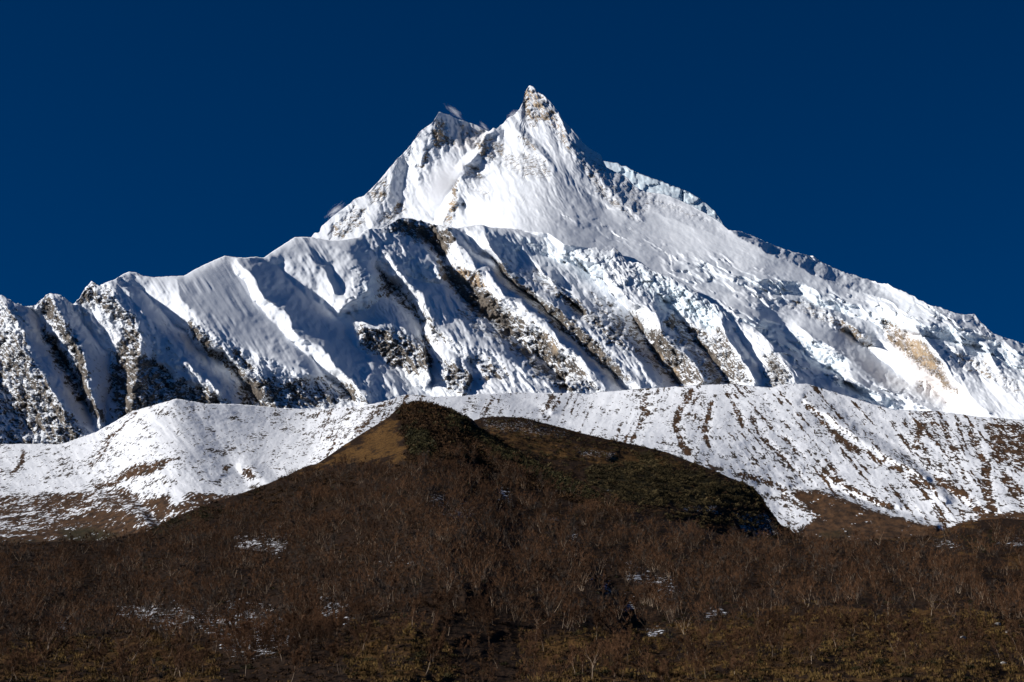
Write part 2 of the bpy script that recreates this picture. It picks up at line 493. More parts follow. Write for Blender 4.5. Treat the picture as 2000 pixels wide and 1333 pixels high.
ROCK_A = [
    ([(1020, 175), (1034, 166), (1055, 183), (1092, 222), (1100, 240), (1110, 285), (1085, 255), (1060, 240), (1050, 250), (1032, 250), (1020, 225)], 0.52),
    ([(1085, 230), (1110, 262), (1180, 318), (1230, 352), (1300, 390), (1400, 435), (1360, 430), (1270, 405), (1250, 432), (1200, 395), (1150, 330), (1112, 285)], 0.46),
    ([(1075, 240), (1110, 262), (1115, 285), (1160, 330), (1180, 365), (1215, 400), (1255, 432), (1225, 425), (1180, 390), (1150, 355), (1130, 320), (1095, 280)], 0.62),
    ([(846, 238), (858, 235), (878, 245), (870, 262), (893, 275), (880, 290), (850, 285), (840, 280)], 0.54),
    ([(895, 245), (950, 255), (930, 285), (895, 285)], 0.36),
    ([(828, 292), (845, 285), (838, 310), (825, 332), (818, 325)], 0.55),
    ([(720, 375), (755, 345), (760, 370), (745, 400), (722, 400)], 0.56),
    ([(650, 440), (690, 405), (720, 410), (715, 440), (680, 465), (645, 470)], 0.52),
    ([(745, 420), (780, 395), (800, 410), (770, 440), (740, 450)], 0.52),
    ([(925, 275), (965, 262), (990, 280), (985, 310), (960, 320), (935, 305)], 0.62),
    ([(1010, 268), (1025, 262), (1050, 285), (1055, 300), (1030, 292)], 0.68),
    ([(985, 300), (1050, 300), (1080, 330), (1070, 355), (1010, 345), (975, 325)], 0.52),
    ([(905, 322), (925, 325), (950, 345), (945, 355), (905, 345)], 0.60),
    ([(885, 350), (895, 352), (895, 400), (890, 440), (862, 445), (870, 415), (882, 385)], 0.66),
    ([(910, 355), (960, 375), (955, 390), (925, 385)], 0.46),
    ([(1470, 470), (1570, 500), (1640, 540), (1690, 575), (1640, 560), (1560, 520)], 0.36),
    ([(1530, 595), (1560, 580), (1620, 605), (1680, 640), (1715, 680), (1690, 682), (1640, 650), (1590, 625)], 0.50),
    ([(1720, 620), (1760, 640), (1830, 690), (1845, 730), (1870, 770), (1850, 760), (1800, 720), (1760, 690), (1730, 665)], 0.58),
    ([(1830, 670), (1880, 690), (1940, 710), (2000, 740), (2000, 790), (1920, 740), (1860, 710)], 0.42),
    ([(1750, 740), (1800, 745), (1880, 800), (1895, 815), (1840, 790)], 0.42),
    ([(1885, 616), (1905, 616), (1940, 652), (1910, 640)], 0.40),
]
OCHRE_A = [[(1020, 170), (1035, 166), (1060, 190), (1050, 215), (1030, 215)], [(1058, 205), (1090, 215), (1112, 285), (1085, 255), (1060, 245)], [(1100, 265), (1130, 300), (1190, 380), (1165, 340), (1120, 305)],
    [(846, 245), (858, 245), (880, 275), (850, 285)], [(868, 405), (890, 380), (892, 440), (865, 445)], [(1765, 650), (1800, 665), (1845, 735), (1810, 720), (1780, 690)],
    [(1025, 278), (1050, 290), (1055, 300), (1035, 295)], [(905, 322), (915, 325), (915, 345), (905, 345)], [(818, 310), (832, 305), (828, 330)], [(1850, 740), (1875, 775), (1860, 775)]]
ICE_A = [([(1440, 535), (1560, 548), (1640, 580), (1690, 595), (1690, 630), (1600, 605), (1500, 575), (1440, 560)], 0.5),
    ([(1690, 590), (1787, 622), (1870, 640), (2010, 690), (2010, 760), (1930, 700), (1780, 660), (1700, 635)], 0.5),
    ([(1440, 610), (1560, 650), (1660, 700), (1640, 740), (1560, 710), (1470, 670)], 0.55),
    ([(1630, 730), (1740, 775), (1760, 810), (1650, 780)], 0.6),
    ([(1600, 510), (1720, 550), (1840, 600), (1850, 625), (1760, 610), (1640, 560)], 0.35),
    ([(1320, 505), (1400, 505), (1440, 545), (1420, 580), (1340, 545)], 0.3)]
SERAC_A = [([(1290, 500), (1400, 500), (1500, 545), (1720, 585), (1760, 570), (1860, 612), (2010, 680), (2010, 740), (1900, 690), (1760, 650), (1700, 640), (1600, 605), (1480, 600), (1340, 560)], 1.0),
    ([(1380, 580), (1480, 620), (1620, 680), (1760, 760), (1850, 815), (1640, 790), (1540, 720), (1440, 640)], 1.0),
    ([(1040, 400), (1150, 420), (1300, 480), (1330, 500), (1200, 480), (1080, 450)], 0.45)]

def fields(PX, PY, polys, soft, wamp, seed):
    x, y = warp(PX, PY, wamp, 26.0, seed)
    s = np.zeros(PX.shape)
    for p, v in polys:
        s = np.maximum(s, v * area(x, y, p, soft))
    return s

_cache = {}
def A_depth(PX, PY):
    d = A_base(PX, PY)
    x, y = warp(PX, PY, 7.0, 34.0, 11)
    d = d + A_rel(x, y)
    rock = fields(PX, PY, ROCK_A, 10, 10, 5)
    ser = fields(PX, PY, SERAC_A, 22, 14, 8)
    rk = smooth(0.05, 0.5, rock)
    gl = np.clip(ser, 0, 1)
    d = d + (4.5 * (1 - 0.6 * gl) + 36 * rk) * fbm(PX / 22.0, PY / 28.0, 6, 0.56, 21, True)
    d = d + 26 * fbm(PX / 90.0, PY / 90.0, 4, 0.5, 23)
    upper = smooth(520, 400, PY + 0.35 * (PX - 1000) * (PX > 1000))
    d = d + 30 * upper * dirnoise(x, y, 66, 34.0, 110.0, 5, 0.60, 24, True) + 9 * upper * dirnoise(x, y, 60, 9.0, 60.0, 4, 0.6, 27, True)
    d = d + 8 * (1 - upper) * dirnoise(x, y, 25, 30.0, 120.0, 4, 0.55, 26, True)
    d = d + 14 * smooth(1780, 1860, PX) * smooth(650, 700, PY) * dirnoise(x, y, 56, 14.0, 120.0, 4, 0.6, 28, True)
    d = d + (1.5 + 4 * rk) * dirnoise(PX, PY, 62, 7.0, 60.0, 3, 0.6, 25)
    # broken ice: tilted blocks and crevasse steps across the fall line
    a = math.radians(28)
    u = PX * math.cos(a) + PY * math.sin(a); v = -PX * math.sin(a) + PY * math.cos(a)
    v = v + 6 * fbm(PX / 30.0, PY / 30.0, 3, 0.5, 31)
    f1, f2, cv = worley(u / 46.0 + 0.5 * fbm(u / 20, v / 20, 2, 0.5, 33), v / 20.0 + 0.4 * fbm(u / 14, v / 14, 2, 0.5, 34), 1)
    g1, g2, cw = worley(u / 15.0, v / 6.0 + 0.4 * fbm(u / 8, v / 8, 2, 0.5, 35), 2)
    gate = smooth(-0.12, 0.28, fbm(u / 75.0, v / 34.0, 3, 0.5, 36))
    t = v / 19.0 + 1.1 * fbm(u / 80.0, v / 40.0, 3, 0.5, 37) + 0.9 * cv
    fr = t - np.floor(t)
    d = d + ser * (17 * fbm(u / 34.0, v / 24.0, 3, 0.5, 38) + 60 * (smooth(0.62, 0.98, fr) - fr) * (0.35 + 0.65 * gate) + gate * (14 * (cw - 0.5) + 8 * (1 - smooth(0, 0.16, g2 - g1))) + 14 * (cv - 0.5))
    # where the glacier meets the top of the spurs it runs on behind them
    over = np.clip(PY - (B_top(PX) + 3), 0, 400) * smooth(1640, 1560, PX)
    d = d + over * 9
    _cache['A'] = (rock, ser)
    return d

def A_attrs(PX, PY, P):
    rock, ser = _cache['A']
    up = upness(P)
    steep = smooth(0.62, 0.30, up)
    patch = fbm(PX / 26.0, PY / 30.0, 4, 0.6, 173)
    r = (rock + 0.22 * patch * (rock > 0.02)) * (0.76 + 0.75 * steep) + 0.04 * steep * smooth(600, 450, PY)
    ice = np.clip(fields(PX, PY, ICE_A, 12, 8, 9) * (0.35 + 0.9 * smooth(0.75, 0.35, up)), 0, 1)
    oc = np.full(PX.shape, 0.4)
    x, y = warp(PX, PY, 6, 18.0, 71)
    for p in OCHRE_A:
        oc = np.maximum(oc, area(x, y, p, 7))
    dusty = np.maximum(0.5 * area(x, y, [(1740, 640), (1790, 650), (1870, 760), (1890, 800), (1820, 770), (1740, 690)], 14), 0.35 * area(x, y, [(890, 240), (950, 255), (925, 290), (890, 290)], 12))
    return {'rock': r, 'ice': ice, 'ochre': oc, 'dusty': dusty}

build_layer('mountain', M_MOUNT, A_top, A_bot, 300, A_depth, A_attrs, crest_noise=(lambda q: 2.2 + 2.5 * smooth(1580, 1640, q) * smooth(1900, 1840, q), 11))

# the far icy ridge that shows behind the right shoulder of the summit
F_top = pl([(1120, 330), (1165, 318), (1180, 315), (1195, 318), (1207, 319), (1215, 325), (1222, 324), (1235, 332), (1250, 340), (1275, 349), (1292, 354), (1310, 362), (1330, 369), (1333, 371), (1347, 376), (1365, 387),
    (1382, 400), (1395, 412), (1405, 425), (1413, 440), (1440, 480)])
def F_depth(PX, PY):
    d = tps([(1180, 315, 10400), (1300, 355, 10240), (1410, 437, 10050), (1180, 360, 10270), (1300, 400, 10120), (1410, 460, 9990)])(PX, PY)
    f1, f2, cv = worley(PX / 17.0 + 0.4 * fbm(PX / 9, PY / 9, 2, .5, 53), PY / 15.0, 6)
    return d + 4 * dirnoise(PX, PY, 80, 13.0, 30.0, 4, 0.6, 51, True) + 22 * (cv - 0.5) + 5 * fbm(PX / 8, PY / 8, 4, 0.6, 52) + 60 * (1 - smooth(0, 3.0, np.abs(PX - 1333)))
build_layer('far_ridge', M_MOUNT, F_top, pl([(1120, 400), (1440, 520)]), 60, F_depth,
    lambda PX, PY, P: {'rock': 0 * PX, 'ice': 0.9 + 0 * PX, 'ochre': 0 * PX, 'dusty': 0 * PX}, xs=np.arange(1120, 1441, 1.8), crest_noise=(1.6, 8))

# ------------------------------------------------------------------ B: the long snow ridge and the spurs below it
B_bot = pl([(-320, 920), (0, 915), (150, 900), (345, 835), (700, 835), (900, 820), (1500, 800), (1650, 830), (1900, 920), (2320, 1040)])
B_base = tps([(-300, 700, 4600), (0, 577, 5000), (250, 531, 5300), (440, 500, 5600), (575, 464, 5900), (700, 465, 6150), (790, 427, 6500), (880, 446, 6600), (1000, 449, 6700), (1200, 492, 6600), (1350, 562, 6300), (1450, 622, 6050), (1600, 760, 5550),
    (-300, 920, 3950), (0, 860, 4300), (250, 800, 4600), (500, 790, 4800), (750, 775, 5000), (850, 765, 5080), (1000, 760, 5200), (1150, 765, 5350), (1400, 750, 5480), (1550, 745, 5480), (1900, 900, 5300)])
B_lines = [
    L(-70, (-150, 640), (-100, 720), (-60, 800), (0, 870)),
    L(60, (-40, 600), (-20, 660), (0, 720), (20, 790), (60, 850)),
    L(-80, (5, 582), (25, 605), (33, 625), (47, 650), (50, 680), (60, 705), (72, 725), (100, 765), (115, 790), (150, 840), (170, 860)),
    L(110, (55, 600), (78, 632), (85, 650), (115, 690), (125, 710), (150, 745), (165, 780), (185, 830)),
    L(-80, (98, 573), (110, 610), (130, 632), (145, 662), (152, 685), (168, 712), (162, 740), (175, 765), (185, 785), (203, 830)),
    L(90, (142, 596), (165, 630), (190, 660), (213, 690), (220, 720), (220, 745), (212, 780), (213, 830)),
    L(-110, (207, 552), (220, 580), (240, 605), (265, 620), (264, 645), (272, 662), (267, 690), (268, 725), (260, 760), (264, 810)),
    L(-60, (229, 550), (250, 577), (256, 598), (288, 628)),
    L(110, (238, 548), (275, 570), (312, 600), (332, 620), (362, 652), (378, 668), (400, 690), (425, 712), (470, 740), (478, 770), (470, 800)),
    L(40, (300, 700), (330, 740), (380, 780), (400, 800)),
    L(-40, (330, 660), (350, 690), (390, 730), (430, 770)),
    L(-80, (370, 625), (385, 640), (410, 670), (430, 690), (470, 720), (500, 745), (520, 775)),
    L(-30, (345, 545), (360, 580), (375, 600)),
    L(6, (440, 505), (460, 535), (480, 565), (500, 592), (522, 617), (550, 645), (565, 665), (590, 690), (610, 715)),
    L(-80, (457, 507), (482, 535), (502, 555), (515, 575), (540, 592), (560, 610), (572, 622), (574, 642), (585, 660), (605, 670), (625, 677), (640, 692), (645, 705), (670, 727), (700, 755), (720, 775)),
    L(120, (505, 510), (542, 522), (572, 555), (600, 577), (625, 592), (642, 610), (667, 637), (672, 650), (687, 670), (725, 692), (775, 725), (830, 763)),
    L(-70, (470, 700), (500, 690), (540, 695), (580, 715), (600, 735), (605, 740)),
    L(70, (430, 690), (470, 735), (500, 775), (510, 800)),
    L(60, (605, 705), (640, 740), (680, 770)),
    # the big dome and its ice cliff
    L(-90, (640, 480), (680, 490), (705, 505), (720, 537), (717, 565), (700, 582), (680, 597), (662, 605)),
    L(85, (728, 520), (750, 550), (752, 572), (735, 590), (715, 605), (695, 612), (668, 616)),
    L(-20, (600, 500), (630, 530), (650, 570)), L(18, (610, 495), (650, 530), (670, 570)), 
    L(120, (740, 530), (772, 560), (800, 592), (812, 617), (828, 632), (833, 655), (838, 690), (843, 720), (845, 763)),
    L(-60, (700, 640), (750, 650), (800, 660), (825, 670), (838, 700), (842, 740)),
    L(-100, (725, 470), (762, 512), (790, 545), (812, 562), (826, 592), (842, 615), (852, 640), (875, 662), (912, 670), (967, 690), (990, 702), (1025, 720), (1065, 740), (1100, 755), (1130, 770)),
    L(-60, (760, 475), (800, 490), (830, 512), (850, 520), (858, 545)),
    L(60, (790, 540), (820, 550), (850, 556), (865, 560)),
    L(150, (800, 440), (840, 480), (860, 505), (868, 540), (895, 570), (930, 600), (960, 620), (985, 650), (1003, 672), (1040, 697), (1070, 712), (1088, 735), (1105, 760)),
    L(-110, (870, 442), (882, 462), (900, 480), (922, 500), (932, 522), (955, 537), (975, 560), (990, 575), (1015, 592), (1040, 612), (1062, 635), (1075, 647), (1100, 675), (1130, 695), (1160, 730), (1185, 765)),
    L(120, (893, 450), (925, 490), (955, 505), (985, 535), (1010, 552), (1030, 572), (1052, 592), (1067, 612), (1084, 628), (1120, 662), (1147, 690), (1172, 708), (1197, 733), (1225, 762)),
    L(-100, (937, 442), (955, 475), (975, 510), (990, 530), (1025, 560), (1055, 585), (1100, 610), (1117, 625), (1137, 645), (1162, 670), (1182, 692), (1200, 710), (1225, 737), (1258, 762)),
    L(110, (985, 480), (1020, 515), (1060, 540), (1105, 575), (1140, 612)),
    L(200, (1100, 505), (1140, 525), (1170, 545), (1198, 578), (1226, 602), (1250, 634), (1262, 662), (1282, 692), (1302, 724), (1326, 757)),
    L(-60, (1150, 610), (1180, 640), (1215, 665), (1245, 700), (1270, 735), (1290, 757)),
    L(-40, (1055, 530), (1085, 560), (1110, 580), (1140, 600), (1165, 630)),
    # lip of the hanging glacier
    [(955, 446, -40), (1000, 452, 30), (1070, 458, 80), (1100, 478, 60), (1130, 492, 0), (1165, 510, -80), (1195, 500, -70), (1225, 515, -80), (1255, 520, -80), (1312, 546, -90), (1347, 566, -90), (1390, 590, -80), (1410, 604, -90)],
    [(1010, 490, 110), (1060, 505, 150), (1100, 515, 190)],
    [(1300, 590, 60), (1340, 620, 70), (1380, 635, 70)],
    L(-100, (1165, 512), (1185, 540), (1215, 570), (1240, 585), (1270, 600), (1285, 612), (1293, 642), (1297, 660), (1309, 675), (1337, 697), (1352, 712), (1372, 750)),
    L(130, (1300, 600), (1321, 620), (1350, 650), (1372, 680), (1388, 705), (1405, 730), (1420, 755)),
    L(-110, (1409, 605), (1412, 637), (1420, 658), (1433, 682), (1454, 710), (1474, 745)),
    L(70, (1440, 640), (1452, 670), (1475, 705), (1488, 740)),
    L(-80, (1468, 640), (1496, 661), (1524, 696), (1538, 717), (1551, 750)),
    L(-50, (870, 735), (890, 710), (905, 705), (915, 730), (905, 765)),
    L(40, (920, 705), (922, 735), (918, 765)),
]
B_rel = Relief(B_lines, -320, 2320, 400, 1060)
ROCK_B = [
    ([(-300, 640), (0, 580), (40, 610), (60, 690), (110, 780), (180, 850), (160, 900), (-300, 920)], 0.34),
    ([(0, 760), (90, 760), (180, 850), (150, 880), (0, 880)], 0.42),
    ([(80, 635), (100, 650), (130, 700), (155, 750), (180, 800), (150, 780), (110, 720), (85, 670)], 0.60),
    ([(75, 590), (98, 572), (115, 610), (150, 660), (170, 710), (165, 750), (200, 830), (180, 800), (150, 720), (130, 670), (100, 630)], 0.62),
    ([(148, 590), (178, 549), (195, 560), (215, 560), (235, 600), (270, 620), (262, 650), (230, 620), (190, 600)], 0.48),
    ([(245, 640), (275, 650), (272, 690), (300, 700), (340, 740), (400, 760), (450, 790), (440, 810), (230, 830), (215, 760), (225, 690)], 0.58),
    ([(370, 630), (390, 640), (420, 680), (450, 700), (500, 745), (530, 790), (480, 800), (470, 740), (420, 700), (380, 660)], 0.58),
    ([(450, 660), (470, 690), (500, 720), (490, 740), (455, 700)], 0.50),
    ([(470, 740), (520, 740), (600, 745), (640, 760), (680, 760), (720, 790), (470, 810)], 0.48),
    ([(600, 740), (640, 735), (670, 755), (640, 790), (590, 790)], 0.36),
    ([(740, 530), (775, 560), (800, 590), (830, 625), (826, 640), (800, 610), (770, 590), (745, 580)], 0.60),
    ([(690, 640), (760, 640), (830, 660), (845, 720), (800, 730), (740, 700), (700, 680)], 0.50),
    ([(640, 640), (690, 680), (760, 720), (720, 710), (670, 670)], 0.40),
    ([(830, 610), (850, 630), (870, 660), (850, 660)], 0.50),
    ([(745, 446), (790, 425), (880, 446), (890, 470), (865, 505), (850, 500), (830, 480), (790, 462)], 0.85),
    ([(848, 500), (880, 520), (930, 555), (960, 580), (1010, 640), (1000, 660), (1060, 710), (1110, 760), (1060, 740), (1000, 690), (960, 640), (900, 590), (865, 545)], 0.80),
    ([(885, 520), (930, 535), (955, 565), (930, 562), (890, 545)], 0.58),
    ([(960, 600), (1010, 620), (1060, 650), (1100, 690), (1150, 740), (1180, 770), (1090, 770), (1040, 690), (1000, 660)], 0.46),
    ([(880, 590), (960, 640), (1010, 690), (960, 670), (900, 620)], 0.46),
    ([(960, 500), (990, 520), (1030, 550), (1060, 590), (1110, 650), (1080, 640), (1030, 590), (980, 545)], 0.58),
    ([(1050, 580), (1110, 610), (1170, 670), (1230, 740), (1200, 740), (1150, 690), (1090, 640)], 0.50),
    ([(980, 500), (1020, 520), (1100, 570), (1180, 620), (1240, 690), (1190, 680), (1130, 620), (1060, 570)], 0.52),
    ([(1150, 570), (1200, 590), (1260, 640), (1300, 700), (1330, 750), (1280, 730), (1220, 670), (1170, 630)], 0.46),
    ([(1265, 650), (1300, 650), (1340, 700), (1380, 755), (1310, 755), (1280, 700)], 0.46),
    ([(1290, 600), (1350, 640), (1385, 650), (1400, 700), (1440, 755), (1390, 755), (1340, 690), (1300, 645)], 0.56),
    ([(1385, 640), (1410, 640), (1430, 680), (1470, 745), (1430, 745), (1395, 690)], 0.46),
    ([(1490, 690), (1515, 690), (1545, 740), (1540, 760), (1500, 760)], 0.62),
    ([(860, 705), (900, 700), (920, 740), (915, 780), (880, 760)], 0.52),
    ([(930, 700), (985, 715), (990, 745), (950, 750)], 0.48),
    ([(1195, 482), (1215, 490), (1235, 515), (1205, 500)], 0.6),
]
OCHRE_B = [[(875, 510), (935, 535), (960, 570), (920, 555), (880, 535)], [(850, 515), (870, 540), (865, 550)], [(1065, 650), (1100, 690), (1085, 690)], [(1285, 690), (1330, 730), (1310, 730)]]
ICE_B = [([(700, 500), (722, 530), (755, 560), (745, 590), (700, 612), (660, 612), (700, 580), (715, 540)], 0.55),
    ([(790, 515), (850, 515), (862, 555), (800, 550)], 0.5),
    ([(940, 450), (1080, 470), (1200, 500), (1180, 550), (1090, 530), (1000, 505)], 0.5),
    ([(1250, 520), (1350, 565), (1420, 610), (1390, 650), (1300, 600), (1240, 560)], 0.8),
    ([(430, 690), (500, 690), (480, 720), (440, 710)], 0.2)]
SERAC_B = [([(1090, 478), (1200, 490), (1300, 540), (1400, 600), (1390, 640), (1290, 590), (1220, 570), (1150, 540)], 1.0),
    ([(715, 460), (800, 490), (850, 520), (860, 550), (780, 530), (730, 500)], 0.5),
    ([(430, 680), (500, 690), (560, 720), (600, 750), (500, 740), (440, 720)], 0.35),
    ([(690, 520), (755, 560), (700, 615), (655, 610)], 0.4)]
SMOOTH_B = [([(220, 545), (440, 500), (575, 464), (700, 465), (720, 540), (660, 600), (760, 720), (600, 740), (480, 690), (370, 620), (300, 620)], 1.0)]

def B_depth(PX, PY):
    d = B_base(PX, PY)
    x, y = warp(PX, PY, 3.5, 22.0, 13)
    x2, y2 = warp(PX, PY, 16.0, 90.0, 14)
    x, y = x + x2 - PX, y + y2 - PY
    tt = np.clip(PY - B_top(PX), 0, None)
    d = d + B_rel(x, y) + (25 + 70 * smooth(880, 960, PX) * smooth(1260, 1150, PX)) * np.exp(-tt / 7.0)
    rock = fields(PX, PY, ROCK_B, 11, 12, 6)
    ser = fields(PX, PY, SERAC_B, 14, 12, 18)
    smo = fields(PX, PY, SMOOTH_B, 20, 8, 19)
    rk = smooth(0.05, 0.5, rock)
    d = d + (8 * (1 - 0.93 * smo) + 34 * rk) * fbm(PX / 22.0, PY / 22.0, 6, 0.60, 61, True)
    d = d + 22 * (1 - smo) * dirnoise(PX, PY, 50, 42.0, 190.0, 4, 0.45, 63, True) + 10 * smo * dirnoise(x, y, 52, 60.0, 260.0, 3, 0.4, 64)
    d = d + (1.8 + 6 * rk) * dirnoise(PX, PY, 56, 7.0, 70.0, 3, 0.6, 65)
    d = d + 5.0 * smo * dirnoise(PX, PY, 58, 7.0, 170.0, 2, 0.5, 67) * smooth(-0.1, 0.3, fbm(PX / 50, PY / 40, 2, 0.5, 68))
    d = d + 30 * (1 - smo) * dirnoise(x, y, 54, 20.0, 75.0, 5, 0.62, 69, True)
    a = math.radians(30)
    u = PX * math.cos(a) + PY * math.sin(a); v = -PX * math.sin(a) + PY * math.cos(a)
    f1, f2, cv = worley(u / 15.0, v / 12.0, 3)
    g1, g2, cw = worley(u / 7.0, v / 6.0, 4)
    d = d + ser * (36 * (cv - 0.5) + 14 * (cw - 0.5) + 10 * (1 - smooth(0, 0.2, f2 - f1)))
    _cache['B'] = (rock, ser, smo)
    return d

def B_attrs(PX, PY, P):
    rock, ser, smo = _cache['B']
    up = upness(P)
    steep = smooth(0.66, 0.30, up)
    low = smooth(30, 150, PY - B_top(PX))
    patch = fbm(PX / 26.0, PY / 30.0, 4, 0.6, 171) + 0.8 * dirnoise(PX, PY, 50, 12.0, 50.0, 3, 0.6, 172)
    r = (rock + 0.30 * patch * (rock > 0.02)) * (0.66 + 0.8 * steep) + (0.12 + 0.22 * steep) * (1 - smo) * (1 - np.clip(ser, 0, 1)) * (0.35 + 0.65 * low)
    ice = np.clip(fields(PX, PY, ICE_B, 10, 7, 29) * (0.4 + 0.8 * smooth(0.75, 0.35, up)), 0, 1)
    x, y = warp(PX, PY, 6, 18.0, 72)
    oc = np.zeros(PX.shape)
    for p in OCHRE_B:
        oc = np.maximum(oc, area(x, y, p, 7))
    return {'rock': r, 'ice': ice, 'ochre': oc * 0.8, 'dusty': 0 * PX}

build_layer('snow_ridge', M_MOUNT, B_top, B_bot, 230, B_depth, B_attrs, crest_noise=(lambda q: 0.9 + 3.4 * smooth(215, 190, q) + 3.0 * smooth(700, 730, q) * smooth(900, 870, q) + 5.0 * smooth(1110, 1160, q) * smooth(1460, 1400, q), 9), back_len=300)

# ------------------------------------------------------------------ C: the snowy moraine
C_top = pl([(-320, 880), (0, 868), (60, 867), (120, 868), (190, 843), (260, 803), (345, 779), (360, 781), (400, 789), (470, 790), (550, 798), (625, 800), (690, 793), (730, 789), (766, 780), (790, 771), (820, 772), (850, 775), (901, 774), (940, 770),
    (1010, 767), (1122, 768), (1152, 770), (1170, 766), (1260, 759), (1350, 753), (1425, 750), (1464, 754), (1511, 757), (1535, 751), (1580, 750), (1610, 760), (1670, 778), (1715, 792), (1751, 801), (1787, 802), (1832, 804), (1910, 814), (2000, 821), (2320, 850)])
C_bot = pl([(-320, 1130), (0, 1110), (330, 1060), (560, 980), (700, 900), (823, 840), (950, 880), (1150, 1010), (1400, 1090), (1700, 1100), (2000, 1070), (2320, 1070)])
C_base = tps([(-300, 880, 3500), (0, 868, 3500), (200, 845, 3480), (345, 780, 3500), (600, 798, 3700), (800, 772, 3650), (1000, 770, 3800), (1152, 770, 3850), (1350, 753, 3700), (1580, 750, 3600), (1830, 804, 3400), (2000, 821, 3300), (2300, 850, 3250),
    (-300, 1120, 2100), (0, 1060, 2300), (200, 1040, 2400), (345, 900, 2850), (500, 950, 2700), (700, 860, 3000), (1000, 830, 3250), (1200, 880, 3000), (1400, 930, 2850), (1500, 1000, 2700), (1700, 1040, 2500), (1850, 1030, 2500), (2000, 1020, 2450), (2300, 1050, 2350)])
STREAKS = [
    ([(1350, 765), (1326, 804), (1320, 834), (1332, 870), (1345, 885)], 11, .62), ([(1389, 786), (1380, 825), (1374, 846), (1386, 872)], 8, .66), ([(1421, 768), (1439, 804), (1450, 834)], 8, .6), ([(1466, 813), (1481, 843), (1499, 867), (1532, 897)], 7, .55),
    ([(1263, 771), (1251, 795), (1266, 807), (1248, 828), (1248, 842)], 7, .5), ([(1077, 777), (1065, 798), (1060, 812)], 6, .5), ([(960, 783), (945, 810)], 6, .5), ([(981, 800), (975, 815)], 5, .5), ([(925, 790), (905, 805)], 8, .35),
    ([(1514, 843), (1535, 861), (1556, 882), (1571, 897)], 7, .5), ([(1577, 771), (1565, 789)], 5, .5), ([(1577, 795), (1604, 819), (1616, 837), (1640, 858), (1664, 876), (1694, 888), (1718, 903), (1748, 915), (1790, 942), (1826, 957)], 11, .55),
    ([(1610, 921), (1640, 942), (1670, 957), (1700, 975), (1740, 990)], 9, .55), ([(1445, 927), (1490, 939), (1532, 957)], 9, .6), ([(1814, 804), (1796, 834), (1790, 870)], 15, .55), ([(1847, 840), (1856, 870), (1874, 906), (1886, 942)], 9, .52),
    ([(1895, 849), (1910, 885), (1928, 909)], 11, .6), ([(1925, 918), (1928, 960), (1940, 1005)], 16, .62), ([(1835, 942), (1880, 966), (1910, 996), (1930, 1015)], 14, .62), ([(1970, 930), (1985, 970), (2000, 1000)], 12, .5),
    ([(264, 807), (216, 852), (192, 894), (177, 912)], 9, .5), ([(45, 882), (42, 903), (24, 927)], 7, .55), ([(760, 786), (730, 810), (700, 840)], 12, .5), ([(684, 803), (640, 828), (590, 870)], 5, .35), ([(1290, 872), (1340, 890), (1400, 915)], 7, .3),
    ([(1500, 900), (1560, 940), (1600, 960)], 14, .2), ([(1660, 850), (1700, 880), (1745, 905)], 16, .28), ([(1500, 845), (1540, 870), (1600, 915)], 12, .22)]
BARE_C = [([(1916, 816), (2320, 850), (2320, 1000), (2000, 930), (1935, 900)], 0.52), ([(1745, 802), (1820, 803), (1795, 870), (1760, 850)], 0.30), ([(1760, 860), (1850, 840), (1900, 1000), (1830, 960)], 0.26),
    ([(1540, 958), (1600, 958), (1660, 978), (1720, 1002), (1840, 1032), (1960, 1000), (2320, 1000), (2320, 1100), (1500, 1100), (1590, 1010)], 0.85), ([(1510, 960), (1570, 960), (1620, 1005), (1600, 1030), (1540, 1010)], 0.42),
    ([(262, 905), (350, 894), (335, 905), (300, 922), (262, 935), (180, 950), (235, 925)], 0.72), ([(-320, 960), (0, 965), (130, 960), (250, 950), (300, 990), (480, 975), (560, 950), (560, 1100), (-320, 1130)], 0.52),
    ([(60, 970), (160, 960), (190, 990), (120, 1005), (60, 995)], 0.62), ([(280, 975), (330, 965), (345, 995), (310, 1015), (285, 1000)], 0.70), ([(370, 960), (470, 965), (560, 940), (500, 990), (340, 1040), (330, 1000)], 0.60),
    ([(180, 945), (250, 930), (230, 950), (180, 965)], 0.65), ([(470, 912), (500, 910), (495, 935), (472, 932)], 0.7), ([(434, 910), (448, 908), (446, 922), (436, 922)], 0.7), 
    ([(120, 1010), (180, 990), (260, 1000), (280, 1040), (240, 1060), (60, 1060), (0, 1040), (60, 1030)], 0.66), ([(-320, 1045), (0, 1045), (330, 1020), (330, 1100), (-320, 1130)], 0.75)]
SHRUB_C = [([(115, 1034), (180, 1030), (230, 1045), (170, 1068), (130, 1055)], 0.8), ([(-320, 1058), (100, 1056), (260, 1052), (280, 1100), (-320, 1120)], 0.5), ([(1600, 1042), (1660, 1035), (1660, 1050), (1600, 1052)], 0.6)]
